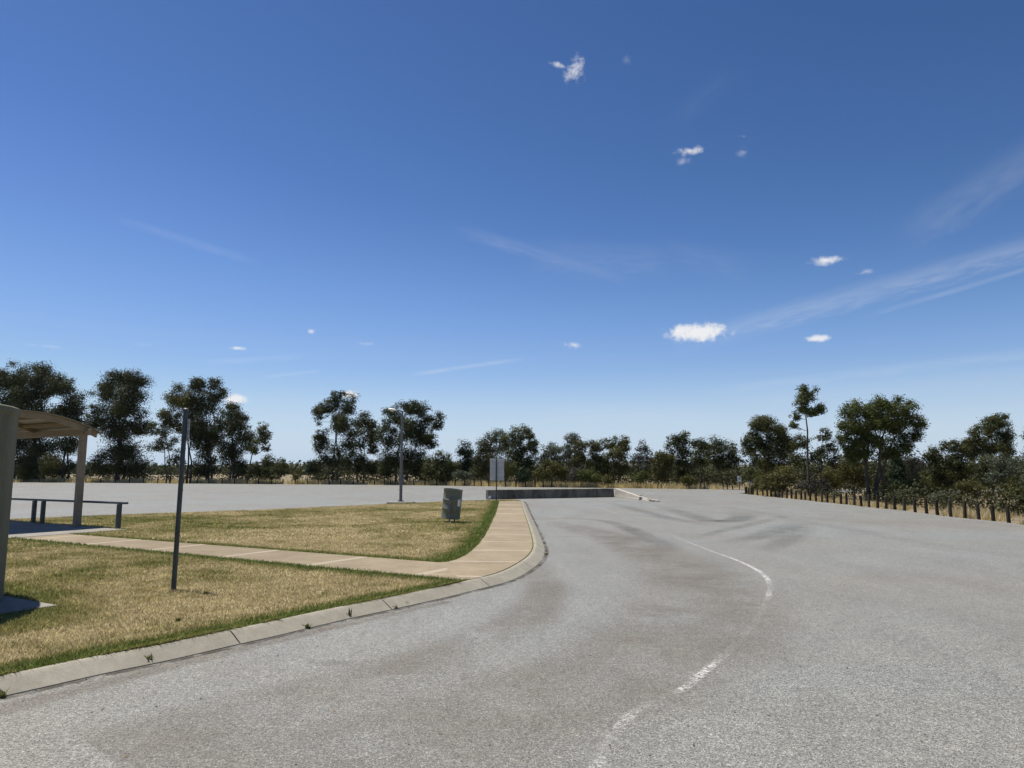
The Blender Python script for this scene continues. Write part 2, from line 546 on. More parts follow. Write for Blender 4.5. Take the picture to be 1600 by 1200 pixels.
# --- painted line, tyre marks
def strip(name, pts, half, amount, mat, z, step=.25):
    raw = [Vector(p) for p in pts]
    cum = np.cumsum([0] + [(b - a).length for a, b in zip(raw[:-1], raw[1:])]); cum = cum / cum[-1]
    pts = [Vector(p) for p in smooth_poly(pts, 2)]
    L = [0]
    for a, c in zip(pts[:-1], pts[1:]): L.append(L[-1] + (c - a).length)
    n = max(4, int(L[-1] / step)); V = []; A = []; Cc = []
    S = []
    for i in range(n + 1):
        s = L[-1] * i / n
        k = max(j for j in range(len(L) - 1) if L[j] <= s + 1e-9)
        f = (s - L[k]) / max(1e-9, L[k + 1] - L[k])
        S.append(pts[k].lerp(pts[k + 1], min(1, f)))
    F = []
    for i, p in enumerate(S):
        t = (S[min(i + 1, n)] - S[max(i - 1, 0)]).normalized(); nn = Vector((-t.y, t.x))
        q = i / n
        am = np.interp(q, cum if len(amount) == len(cum) else np.linspace(0, 1, len(amount)), amount)
        h = np.interp(q, np.linspace(0, 1, len(half)), half)
        for c in (-1, 0, 1):
            V.append((p.x + nn.x * h * c, p.y + nn.y * h * c, z)); A.append(am); Cc.append(c)
        if i < n:
            for c in (0, 1): F += [i * 3 + c + 1, i * 3 + c, (i + 1) * 3 + c, (i + 1) * 3 + c + 1]
    return tag(np_mesh(name, np.array(V), 4, mat, None, None, {'amount': A, 'across': Cc}, np.array(F)), kind='structure')


line_px = [(915, 786), (935, 792), (990, 813), (1022, 826), (1055, 839), (1100, 858), (1150, 875), (1185, 892), (1199, 904), (1204, 918), (1202, 930), (1198, 940), (1188, 962), (1160, 998), (1125, 1032), (1112, 1042), (1088, 1062), (1070, 1078), (1050, 1088), (1018, 1098), (985, 1118), (950, 1160), (935, 1195), (900, 1260)]
strip('road_line', [G(*p) for p in line_px], [.06], [.0, .22, .16, .02, .16, .36, .70, .95, .8, .10, .55, .08, .10, .05, .10, .60, .75, .62, .10, .16, .38, .16, .36, .1], M_LINE, .010, .1)
TYRES = [
    ([(945, 784), (990, 795), (1040, 809), (1080, 816), (1120, 822)], [.3, .4, .4], [.1, .55, .6, .3, 0]),
    ([(1025, 789), (1075, 804), (1112, 815), (1140, 815), (1165, 808), (1150, 800)], [.35, .55, .6], [.1, .5, .8, .9, .6, .1]),
    ([(1110, 850), (1150, 846), (1190, 838), (1225, 826), (1250, 818)], [.35, .55, .5], [0, .3, .55, .65, .2]),
    ([(1185, 866), (1215, 852), (1240, 838), (1262, 822)], [.3, .4, .4], [.0, .4, .5, .1]),
    ([(825, 811), (900, 810), (955, 815), (990, 829), (1025, 846), (1060, 862)], [.25, .35, .4], [.1, .35, .5, .7, .5, 0]),
    ([(1075, 843), (1130, 829), (1180, 818), (1230, 806)], [.2, .3, .3], [.1, .5, .4, .1]),
    ([(850, 838), (885, 839), (930, 838)], [.1, .12, .1], [.2, .5, .1]),
    ([(1180, 800), (1260, 815), (1400, 842), (1600, 872)], [.3, .4, .3], [.1, .22, .2, .1]),
    ([(1060, 782), (1150, 796), (1290, 812), (1500, 832)], [.3, .4, .3], [.1, .2, .15, .05]),
    ([(480, 1036), (520, 1037), (560, 1039)], [.08, .12, .08], [.2, .45, .1]),
]
for k, (pp, h, a) in enumerate(TYRES):
    a = [q * .46 for q in a]; h = [q * 1.15 for q in h]
    strip('tyre_mark', [G(*p) for p in pp], h, a, M_TYRE, .004 + .0006 * k)
WEARS = [
    ([(860, 815), (960, 838), (1060, 880), (1110, 930), (1080, 990), (960, 1060), (760, 1130), (500, 1190), (300, 1260)], [.6, 1.0, 1.3, 1.2], [.1, .4, .55, .5, .45, .45, .4, .3]),
    ([(840, 880), (860, 930), (800, 985), (650, 1040), (420, 1100), (150, 1170)], [.35, .5, .6], [.1, .4, .45, .4, .3]),
    ([(700, 940), (500, 985), (250, 1045), (40, 1100), (-120, 1140)], [.12, .15, .2], [.5, .55, .5, .55, .5]),
]
for k, (pp, h, a) in enumerate(WEARS):
    strip('wheel_wear', [G(*p) for p in pp], h, a, M_WEAR, .0020 + .0005 * k)

kp = [Vector(p) for p in kerb_back if p[1] > 1.5]
gut = []
for i, p in enumerate(kp):
    tt = (kp[min(i + 1, len(kp) - 1)] - kp[max(i - 1, 0)]).normalized(); gut.append((p.x + tt.y * .265, p.y - tt.x * .265))
strip('gutter_dirt', gut, [.055], [.75] * 6, M_DIRT, .0035, .1)
# --- island: lawn sheet with a green cast along its edges
green_lines = [(kerb_back, .42, 1.0), ([pj_low, uv(0, 2.72)], .46, 1.05), ([uv(0, 1.5), pj_up], .34, .85), (path_left, .62, 1.1),
               ([uv(0, 0), uv(0, 1.5)], .25, .8), ([uv(0, 0), uv(9, 0)], .35, .5)]


def green(x, y):
    x = np.asarray(x, float); y = np.asarray(y, float)
    n = fbm(x, y, 1.3, 2); n2 = fbm(x, y, .35, 9); n3 = fbm(x, y, 4.5, 21)
    g = .20 + .9 * (n2 - .5) + .75 * (n - .5) + .6 * (n3 - .5)
    back = np.clip((np.hypot(x, y) - 15) / 6, 0, 1)
    g = g + back * .16
    # bleached patch between the sign post and the kerb
    g = g - .32 * np.exp(-(((x + 4.1) / 1.3) ** 2 + ((y - 7.7) / .9) ** 2))
    for pts, w, amp in green_lines:
        d = dist_line(x, y, pts)
        ww = w * (.65 + .8 * fbm(x, y, 1.6, 5))
        g = np.maximum(g, amp * np.clip(1.25 - d / ww, 0, 1) - .08 + .25 * (n3 - .5))
    d = np.hypot(x - TANK_C[0] - .35, y - TANK_C[1])
    g = np.maximum(g, .70 * np.clip((3.15 + 1.6 * (n - .5) - d) / 1.0, 0, 1))
    return np.clip(g, 0, 1)


tag(poly_sheet('lawn', ISLAND, ZL - .006, M_LAWN, .28, {'green': green}), kind='structure')
fp = poly_sheet('footpath', FOOT, ZL + .004, M_PATH, .5, {'joint': lambda x, y: y / 1.75 + .06 * x})
tag(fp, kind='structure')
tag(poly_sheet('path', WALK, ZL + .004, M_PATH, .5, {'joint': lambda x, y: ((x - CORNER.x) * AU.x + (y - CORNER.y) * AU.y) / 2.2 + .3}), kind='structure')
sl = MB()
sl.add([(*p, ZL - .1) for p in SLAB] + [(*p, ZL + .012) for p in SLAB], [(3, 2, 1, 0), (4, 5, 6, 7)] + [(i, (i + 1) % 4, (i + 1) % 4 + 4, i + 4) for i in range(4)][::1])
tag(sl.build('paving', M_SLAB), kind='structure')


# --- kerbs, cast in lengths with open joints
def kerb(name, line, prof, joints_every, mat, gap=.014, side=1):
    pts = [Vector(p) for p in resample(line, .12)]
    n = len(pts); m = MB(); acc = 0; cur = []
    def ring(i, shift=0.0):
        t = (pts[min(i + 1, n - 1)] - pts[max(i - 1, 0)]).normalized(); nn = Vector((t.y, -t.x)) * side
        p = pts[i] + t * shift
        jit = (vnoise(np.array([p.x]), np.array([p.y]), 2.3, 4)[0] - .5) * .012
        return [(p.x + nn.x * (o + (jit if k in (2, 3) else 0)), p.y + nn.y * (o + (jit if k in (2, 3) else 0)), z + (jit * .3 if z > 0 else 0)) for k, (o, z) in enumerate(prof)]
    start = 0
    for i in range(1, n):
        acc += (pts[i] - pts[i - 1]).length
        if acc > joints_every or i == n - 1:
            rg = [ring(start, gap / 2)] + [ring(k) for k in range(start + 1, i)] + [ring(i, -gap / 2)]
            m.rings([list(reversed(r)) for r in rg] if side > 0 else rg, True, True)
            start = i; acc = 0
    return tag(m.build(name, mat), kind='structure')


PROF = [(0, -.05), (0, ZL + .003), (.055, ZL + .002), (.085, ZL - .012), (.222, .008), (.232, -.05)]
kerb('kerb', kerb_back, PROF, 1.9, M_KERB)
kerb('kerb', resample([kerb_back[-1]] + far_edge[1:], .5), [(0, -.05), (0, ZL + .003), (.06, ZL + .002), (.10, ZL - .012), (.30, .022), (.34, -.05)], 2.6, M_KERB)

# --- blades of mown grass
def blades_lawn():
    out_v, out_g, out_t = [], [], []
    #      r0  r1  per m2  height width
    for r0, r1, den, h, w in ((3.5, 7.5, 5200, .026, .0055), (7.5, 11, 3600, .026, .0065), (11, 17, 2000, .027, .009), (17, 45, 800, .030, .0145)):
        n = int(den * 45 * 46)
        done = 0
        xs, ys = [], []
        while done < n:
            k = min(800000, n - done); done += k
            x = RNG.uniform(-26, 3, k); y = RNG.uniform(1, 42, k) if r1 > 30 else RNG.uniform(1, r1 + .1, k)
            d = np.hypot(x, y)
            keep = (d >= r0) & (d < r1) & (np.abs(x) < .80 * y + 1.8)
            x, y = x[keep], y[keep]
            if not len(x): continue
            if r1 <= 30:   # keep the density stated although the box is smaller
                q = RNG.random(len(x)) < (29 * r1) / (45 * 46.0) * 1.0
                x, y = x[q], y[q]
            else:
                q = RNG.random(len(x)) < (29 * 41) / (45 * 46.0)
                x, y = x[q], y[q]
            keep = pip(x, y, ISLAND) & ~pip(x, y, FOOT_FULL) & ~pip(x, y, WALK) & ~pip(x, y, SLAB)
            keep &= ~pip(x, y, TBASE)
            xs.append(x[keep]); ys.append(y[keep])
        x = np.concatenate(xs); y = np.concatenate(ys); k = len(x)
        g = green(x, y)
        hh = h * RNG.uniform(.45, 1.35, k) * (.8 + .75 * g)
        ww = w * RNG.uniform(.7, 1.3, k)
        a = RNG.uniform(0, 2 * np.pi, k); la = RNG.uniform(0, 2 * np.pi, k); le = hh * RNG.uniform(.2, 1.5, k)
        V = np.empty((k, 3, 3))
        V[:, 0, 0] = x - np.cos(a) * ww; V[:, 0, 1] = y - np.sin(a) * ww; V[:, 0, 2] = ZL - .007
        V[:, 1, 0] = x + np.cos(a) * ww; V[:, 1, 1] = y + np.sin(a) * ww; V[:, 1, 2] = ZL - .007
        V[:, 2, 0] = x + np.cos(la) * le; V[:, 2, 1] = y + np.sin(la) * le; V[:, 2, 2] = ZL + hh
        out_v.append(V.reshape(-1, 3)); out_g.append(g); out_t.append(np.clip(RNG.random(k) * .8 + .35 * (fbm(x, y, 6, 31) - .3), 0, 1))
    # longer blades leaning out over the back of the kerb
    kb = np.array(resample(kerb_back, .01)); kb = kb[(kb[:, 1] > 2.5) & (kb[:, 1] < pj_low[1] - .12)]
    kk = RNG.integers(0, len(kb) - 1, 9000); p0 = kb[kk]; tt = kb[np.minimum(kk + 1, len(kb) - 1)] - p0
    tt /= np.linalg.norm(tt, axis=1)[:, None] + 1e-9; nn = np.stack([tt[:, 1], -tt[:, 0]], 1)
    sel = RNG.random(len(kk)) < np.clip((fbm(p0[:, 0], p0[:, 1], 2.2, 51) - .38) * 4, .05, 1)
    p0, nn, tt = p0[sel], nn[sel], tt[sel]; k = len(p0)
    base = p0 - nn * RNG.uniform(0, .06, k)[:, None]; tip = base + nn * RNG.uniform(.0, .10, k)[:, None] + tt * RNG.normal(0, .02, k)[:, None]
    V = np.empty((k, 3, 3)); w = .004
    V[:, 0] = np.c_[base - tt * w, np.full(k, ZL)]; V[:, 1] = np.c_[base + tt * w, np.full(k, ZL)]; V[:, 2] = np.c_[tip, ZL + RNG.uniform(.012, .045, k)]
    out_v.append(V.reshape(-1, 3)); out_g.append(RNG.uniform(.35, 1, k)); out_t.append(RNG.random(k))
    V = np.concatenate(out_v)
    o = np_mesh('grass', V, 3, M_BLADE, None, {'green': np.concatenate(out_g), 'tint': np.concatenate(out_t)})
    return tag(o, 'short mown lawn, straw coloured with green edges beside the concrete paths', 'grass', kind='stuff')


blades_lawn()


# ------------------------------------------------------------------ leaves, trees
def leaf_quads(C, L, W, droop, rng, asp_jit=.35, out=None):
    k = len(C)
    th = rng.uniform(0, 2 * np.pi, k)
    z = rng.uniform(-1, 1, k) * (1 - droop) - droop
    s = np.sqrt(np.clip(1 - z * z, 0.05, 1))
    D = np.stack([np.cos(th) * s, np.sin(th) * s, z], 1)
    D /= np.linalg.norm(D, axis=1)[:, None]
    Q = rng.normal(size=(k, 3))
    if out is not None:                         # leaves lie roughly on the skin of their clump
        T = out + Q * .55; T /= np.linalg.norm(T, axis=1)[:, None] + 1e-9
        D = D - T * (D * T).sum(1)[:, None]; D /= np.linalg.norm(D, axis=1)[:, None] + 1e-9
        Q = T
    N = np.cross(D, Q); N /= np.linalg.norm(N, axis=1)[:, None] + 1e-9
    l = (L * rng.uniform(1 - asp_jit, 1 + asp_jit, k))[:, None]; w = (W * rng.uniform(1 - asp_jit, 1 + asp_jit, k))[:, None]
    V = np.empty((k, 4, 3))
    V[:, 0] = C; V[:, 1] = C + D * l * .45 + N * w * .5; V[:, 2] = C + D * l; V[:, 3] = C + D * l * .45 - N * w * .5
    return V.reshape(-1, 3)


def crown_mesh(lobes, D, cover, rng, lsize=1.0, droop=.35, clump=.36):
    """lobes: (centre, rx, ry, rz) local metres -> leaf quads, tints, clump centres"""
    L = (.045 + .0029 * D) * lsize * .78; W = L * .46
    Cs, Ts, CL, Os = [], [], [], []
    for c, rx, ry, rz in lobes:
        area = math.pi * rx * rz
        n = int(2.7 * cover * area / (L * W * .5)) + 20
        rm = min(rx, rz)
        m = max(9, int(13 * (rx * rz) / (rm * rm) + 3))
        u = rng.normal(size=(m, 3)); u /= np.linalg.norm(u, axis=1)[:, None]
        rad = rng.uniform(.35, .98, m)[:, None]
        cc = u * rad
        cc[:, 2] = np.where(cc[:, 2] < -.6, cc[:, 2] * .7, cc[:, 2])
        cl = np.array(c) + cc * np.array([rx, ry, rz])
        cr = rm * clump * 1.35 * rng.uniform(.55, 1.25, m)
        wgt = cr ** 2; wgt /= wgt.sum()
        which = rng.choice(m, n, p=wgt)
        off = np.clip(rng.normal(size=(n, 3)), -2, 2) * .52
        off[:, 2] *= .8
        p = cl[which] + off * cr[which][:, None]
        ct = rng.uniform(0, 1, m)
        tint = np.clip(.60 * ct[which] + .40 * rng.random(n), 0, 1)
        Os.append(off / (np.linalg.norm(off, axis=1)[:, None] + 1e-9) + np.array([0, 0, .25]) + .5 * cc[which])
        Cs.append(p); Ts.append(tint); CL.append(cl)
    C = np.concatenate(Cs)
    keep = C[:, 2] > .12
    return leaf_quads(C[keep], L, W, droop, rng, out=np.concatenate(Os)[keep]), np.concatenate(Ts)[keep], CL


def edge_Y(x):
    return np.interp(x, [p[0] for p in far_road_px], [q[1] for q in far_road])


def tree(name, label, x, D, lobes, leaf='dark', trunks=1, cover=1.35, lsize=1.0, droop=.35, lean=0.0, bark=None, rad=None, group=None, cat='tree', twigs=True, stem='trunk', crown='crown', clump=.36, base_spread=.3):
    rng = np.random.default_rng(abs(hash_s(label)))
    base = P(x, 738, D); base.z = 0
    t = thing(name, label, cat, (base.x, base.y, -.06), group)
    lw = []
    for (cx, cy, rx, ry) in lobes:
        q = P(cx, cy, D)
        s = D / FOC
        wx, wz = rx * s * 1.12, ry * s * 1.08
        dy = rng.uniform(-.35, .35) * wx
        lw.append(((q.x - base.x, dy, q.z + .06), wx, max(wx, wz) * .8, wz))
    V, T, CL = crown_mesh(lw, D, cover, rng, lsize, droop, clump)
    # wood
    m = MB()
    top = max(l[0][2] for l in lw)
    H = max(l[0][2] + l[3] for l in lw)
    r0 = rad if rad else max(.035, H * .0135)
    order = sorted(range(len(lw)), key=lambda i: -lw[i][0][2])
    stems = []
    for k in range(trunks):
        tgt = lw[order[k % len(order)]]
        bx = (k - (trunks - 1) / 2) * base_spread + rng.uniform(-.05, .05); by = rng.uniform(-.2, .2) * (trunks > 1)
        e = Vector(tgt[0]) + Vector((0, 0, tgt[3] * .45)); b0 = Vector((bx + lean * 0, by, 0))
        pts, rads = [], []
        n = 8
        for i in range(n + 1):
            f = i / n
            p = b0.lerp(e, f)
            bow = math.sin(f * math.pi) * (b0.x - e.x) * .28                # stems rise before they spread
            p += Vector((bow, 0, 0)) + Vector((rng.normal(), rng.normal(), 0)) * ((.012 if trunks > 1 else .004) * H * (0 < i < n))
            pts.append(p); rads.append(r0 * (1 - .86 * f) * (.75 if trunks > 1 else 1) * (1.25 if i == 0 else 1))
        m.tube(pts, rads, 7); stems.append((pts, rads))
    for i, l in enumerate(lw):
        c = Vector(l[0])
        best = None
        for pts, rads in stems:
            for q, r in zip(pts[1:-1], rads[1:-1]):
                if q.z < c.z - .1 * l[3] and q.z > .12 * H or best is None:
                    d = (q - c).length + .3 * max(0, q.z - c.z + l[3])
                    if best is None or d < best[0]: best = (d, q, r)
        _, q, r = best
        mid = q.lerp(c, .5) + Vector((rng.normal() * .04, rng.normal() * .04, -.03)) * H
        m.tube([q, mid, c], [r * .6, r * .42, r * .2], 6)
        if twigs:
            for cl in CL[i]:
                e = Vector(cl); s0 = mid.lerp(c, rng.uniform(.2, 1))
                m.tube([s0, s0.lerp(e, .5) + Vector((0, 0, -.02 * H)), e], [r * .22, r * .15, r * .06], 4, False)
    m.build(stem, bark or M_BARK, t, True)
    np_mesh(crown, V, 4, LEAF[leaf], t, {'tint': T})
    return t


def hash_s(s):
    h = 17
    for ch in s: h = (h * 31 + ord(ch)) % 2147483647
    return h


GL = 'gum trees beyond the left parking area'
GC = 'trees along the far edge of the road'
GR = 'trees behind the bollards on the right'
def eD(x, extra): return float(edge_Y(x)) + extra

TREES = [
 # ---- left row
 ('gum_tree', 'tall dark gum at the photo\'s left edge above the shelter roof', 14, eD(25, 6), [(14, 588, 30, 24), (-12, 600, 26, 26), (5, 630, 30, 26), (28, 650, 22, 26), (0, 690, 34, 30), (30, 715, 24, 24)], 'dark', 3, 1.3, GL),
 ('gum_tree', 'tall dark gum, second from the left edge, round top above the shelter roof', 55, eD(50, 4), [(55, 584, 24, 22), (68, 606, 26, 24), (44, 620, 22, 24), (62, 650, 26, 26), (70, 690, 24, 22), (50, 725, 22, 20)], 'dark', 3, 1.3, GL),
 ('gum_tree', 'dark gum behind the shelter\'s cream post with a drooping right side', 103, eD(100, 5), [(95, 602, 22, 20), (112, 625, 20, 24), (96, 645, 24, 26), (124, 655, 12, 22), (105, 690, 24, 26), (88, 728, 22, 16)], 'dark', 2, 1.25, GL),
 ('gum_tree', 'broad dark gum with foliage down to the ground, between shelter post and sign post', 186, eD(186, 4), [(185, 590, 24, 18), (212, 600, 18, 22), (166, 606, 22, 24), (200, 630, 32, 28), (172, 648, 26, 28), (146, 655, 13, 26), (222, 660, 15, 26), (188, 690, 38, 30), (162, 722, 20, 20), (205, 722, 28, 22)], 'dark', 3, 1.3, GL),
 ('gum_tree', 'thin open gum with bare grey stem just left of the sign post', 264, eD(264, 2), [(256, 672, 11, 18), (246, 695, 12, 14), (268, 692, 12, 14), (276, 715, 12, 12), (240, 668, 8, 16)], 'mid', 2, .75, GL),
 ('gum_tree', 'olive brown gum crown directly behind the sign post', 296, eD(290, 3), [(280, 622, 22, 18), (300, 632, 24, 20), (266, 648, 14, 22), (288, 664, 22, 20), (306, 672, 14, 20)], 'olive', 2, 1.4, GL),
 ('gum_tree', 'tall dark gum just right of the sign post with a flat narrow top', 326, eD(326, 5), [(316, 603, 20, 14), (338, 612, 14, 22), (328, 640, 20, 24), (318, 680, 22, 30), (334, 690, 16, 26), (318, 726, 24, 20)], 'dark', 3, 1.3, GL),
 ('gum_tree', 'dark gum with sloping right shoulder in front of a small white cloud', 364, eD(364, 3), [(360, 640, 16, 16), (376, 658, 16, 20), (352, 668, 16, 20), (374, 690, 20, 24), (356, 712, 20, 24), (376, 732, 16, 14)], 'dark', 3, 1.3, GL),
 ('gum_tree', 'small leaning gum with a single tuft crown at the gap\'s left side', 388, eD(395, 2), [(412, 672, 10, 14), (408, 688, 14, 10), (396, 702, 9, 8), (416, 700, 7, 6)], 'mid', 1, 1.1, GL),
 ('gum_tree', 'tall dark gum with pointed top at the gap\'s right side', 524, eD(524, 3), [(527, 620, 12, 11), (516, 634, 16, 14), (546, 634, 15, 16), (499, 648, 11, 22), (530, 662, 24, 22), (500, 690, 13, 24), (518, 712, 24, 20), (492, 728, 10, 12)], 'dark', 2, 1.2, GL),
 ('gum_tree', 'dark gum with a lower rounded crown between the two tallest gums left of the lamp', 563, eD(563, 3), [(566, 658, 14, 16), (580, 672, 10, 20), (560, 688, 22, 24), (582, 700, 8, 14), (556, 722, 22, 18), (580, 730, 10, 12)], 'dark', 2, 1.35, GL),
 ('gum_tree', 'wide dark gum behind the street lamp with a lobe jutting right', 628, eD(628, 3), [(640, 638, 22, 13), (617, 650, 18, 16), (662, 646, 14, 17), (683, 658, 10, 16), (638, 672, 28, 22), (604, 680, 14, 24), (664, 682, 22, 20), (676, 696, 7, 7), (622, 712, 28, 24), (650, 722, 18, 24), (604, 732, 14, 16)], 'dark', 4, 1.3, GL),
 # ---- centre row
 ('broad_tree', 'low bushy dark tree just right of the wide gum behind the lamp', 688, eD(688, 2), [(690, 718, 15, 11), (676, 730, 14, 14), (704, 732, 12, 13), (688, 744, 22, 12)], 'mid', 3, 1.6, GC),
 ('broad_tree', 'dense upright oval tree left of the grey sign', 729, eD(729, 4), [(727, 703, 13, 14), (729, 722, 14, 16), (722, 738, 10, 9)], 'conifer', 2, 1.5, GC),
 ('broad_tree', 'dark tree right behind the grey sign on its post', 757, eD(757, 3), [(760, 702, 18, 16), (754, 722, 14, 16), (772, 722, 16, 18), (750, 738, 10, 8)], 'dark', 2, 1.4, GC),
 ('gum_tree', 'greyish round topped gum showing above the grey sign', 778, eD(778, 7), [(775, 682, 15, 12), (786, 694, 12, 14)], 'silver', 2, 1.3, GC),
 ('gum_tree', 'tallest olive gum above the left half of the concrete barrier', 812, eD(812, 4), [(818, 678, 20, 12), (800, 688, 16, 14), (830, 692, 10, 18), (812, 706, 24, 16), (800, 728, 24, 18), (828, 730, 14, 20)], 'mid', 3, 1.35, GC),
 ('gum_tree', 'small grey topped gum in the dip right of the tallest central gum', 858, eD(858, 7), [(860, 702, 15, 11), (850, 718, 10, 13), (868, 718, 10, 12)], 'silver', 2, 1.3, GC),
 ('wattle_tree', 'small dome shaped olive tree with forked stems above the barrier\'s middle', 860, eD(860, 1), [(862, 730, 18, 12), (848, 738, 10, 10), (876, 738, 11, 10)], 'olive', 3, 1.6, GC),
 ('gum_tree', 'grey brown pointed gum behind the barrier\'s middle', 893, eD(893, 6), [(895, 686, 13, 12), (886, 704, 12, 16), (900, 722, 12, 16)], 'silver', 2, 1.35, GC),
 ('gum_tree', 'rounded olive gum touching the pointed grey gum\'s right side', 906, eD(906, 3), [(907, 698, 13, 12), (904, 716, 12, 14)], 'olive', 2, 1.5, GC),
 ('gum_tree', 'dark gum over the barrier\'s right part, left of the feathery topped gum', 934, eD(934, 4), [(935, 699, 14, 12), (930, 718, 15, 14), (944, 730, 12, 14)], 'mid', 2, 1.45, GC),
 ('gum_tree', 'feathery topped olive gum directly above the barrier\'s right end', 962, eD(962, 4), [(954, 692, 13, 11), (974, 694, 11, 14), (964, 710, 20, 14), (970, 732, 13, 14)], 'olive', 2, 1.4, GC),
 ('gum_tree', 'sparse grey gum with sky showing through above the ramp end', 1003, eD(1003, 5), [(1003, 700, 12, 11), (996, 718, 12, 12), (1012, 726, 10, 14), (1000, 738, 12, 10)], 'grey', 3, .9, GC),
 ('wattle_tree', 'yellowish olive bushy tree right of the sparse grey gum', 1034, eD(1034, 2), [(1032, 714, 16, 12), (1046, 724, 12, 14), (1030, 736, 14, 14)], 'olive', 3, 1.5, GC),
 ('gum_tree', 'dark double topped gum right of the yellowish bushy tree', 1062, eD(1062, 4), [(1052, 690, 11, 11), (1069, 688, 11, 12), (1062, 706, 17, 14), (1068, 732, 14, 18)], 'dark', 2, 1.5, GC),
 ('gum_tree', 'dark gum with flat top and visible stems, left of pair beside exit road', 1094, eD(1094, 4), [(1092, 694, 14, 12), (1104, 702, 12, 14), (1092, 716, 14, 14)], 'dark', 3, 1.4, GC),
 ('gum_tree', 'wide dark gum with thin bare stems beside the exit road', 1128, eD(1128, 3), [(1122, 698, 15, 14), (1138, 706, 14, 14), (1116, 716, 14, 12), (1148, 720, 9, 10), (1130, 724, 16, 10)], 'dark', 5, 1.35, GC),
 # ---- right row
 ('gum_tree', 'grey green gum at the far end of the bollard row', 1198, 58, [(1186, 664, 22, 15), (1206, 668, 22, 18), (1174, 686, 13, 16), (1222, 686, 16, 20), (1200, 694, 24, 18), (1186, 718, 22, 16), (1214, 722, 18, 18), (1228, 700, 14, 16), (1170, 704, 12, 12)], 'mid', 3, 1.6, GR),
 ('gum_tree', 'tall slender gum with a small high crown on one straight trunk', 1264, 45, [(1262, 617, 17, 15), (1252, 634, 13, 12), (1281, 637, 11, 11), (1266, 642, 14, 9), (1244, 650, 7, 7), (1240, 664, 6, 8)], 'green', 1, 1.5, GR),
 ('gum_tree', 'open branched gum with sky gaps right behind the slender gum\'s trunk', 1285, 50, [(1284, 680, 14, 10), (1294, 700, 14, 12), (1250, 690, 13, 14), (1276, 712, 18, 12), (1246, 716, 14, 14), (1300, 722, 12, 12)], 'dark', 3, 1.0, GR),
 ('gum_tree', 'largest spreading gum on the right with many forked stems', 1364, 38, [(1340, 640, 22, 16), (1374, 631, 22, 13), (1408, 640, 24, 17), (1432, 656, 15, 16), (1324, 660, 17, 18), (1362, 656, 30, 22), (1398, 664, 26, 20), (1340, 684, 16, 18), (1376, 690, 22, 16), (1412, 690, 15, 12), (1318, 684, 10, 12), (1350, 706, 16, 14), (1388, 708, 14, 12), (1332, 712, 14, 14), (1330, 698, 16, 14), (1404, 704, 18, 13), (1428, 678, 12, 13), (1352, 672, 22, 18), (1386, 656, 24, 18)], 'green', 5, 1.5, GR),
 ('cypress_tree', 'small dense dark green conical tree right of the largest gum', 1404, 42, [(1402, 718, 9, 8), (1404, 734, 15, 14), (1406, 752, 18, 16)], 'conifer', 1, 1.8, GR),
 ('gum_tree', 'pale thin tree standing behind the dark conical tree', 1432, 56, [(1428, 722, 13, 10), (1436, 738, 14, 12), (1428, 750, 12, 8)], 'grey', 3, 1.1, GR),
 ('broad_tree', 'dark tree with glossy light edged leaves right of the pale thin tree', 1486, 40, [(1482, 698, 16, 11), (1466, 714, 16, 14), (1502, 712, 16, 15), (1484, 730, 26, 18), (1500, 750, 22, 18), (1468, 748, 14, 16)], 'dark', 3, 1.5, GR),
 ('gum_tree', 'brown green round headed gum rising behind the glossy leaved tree', 1549, 50, [(1556, 658, 20, 12), (1538, 672, 20, 15), (1568, 676, 13, 16), (1522, 688, 14, 14), (1552, 696, 26, 16), (1572, 704, 12, 12), (1514, 700, 12, 12), (1534, 710, 18, 12)], 'mid', 2, 1.7, GR),
 ('gum_tree', 'gum cut off by the photo\'s right edge', 1618, 40, [(1610, 680, 14, 16), (1622, 700, 22, 24), (1616, 730, 18, 20)], 'mid', 2, 1.4, GR),
]
for nm, lab, x, D, lobes, leaf, ntr, cov, grp in TREES:
    right = grp == GR
    if grp == GL: cov *= 1.12
    elif grp == GC: cov *= 1.0
    tree(nm, lab, x, D, lobes, leaf, ntr, cov, .85 if right else .9, .35, 0, M_BARK2 if leaf in ('grey', 'silver') else None,
         rad=.10 if 'slender' in lab else (.12 if 'largest' in lab else None), group=grp, base_spread=.22 if right else .5)

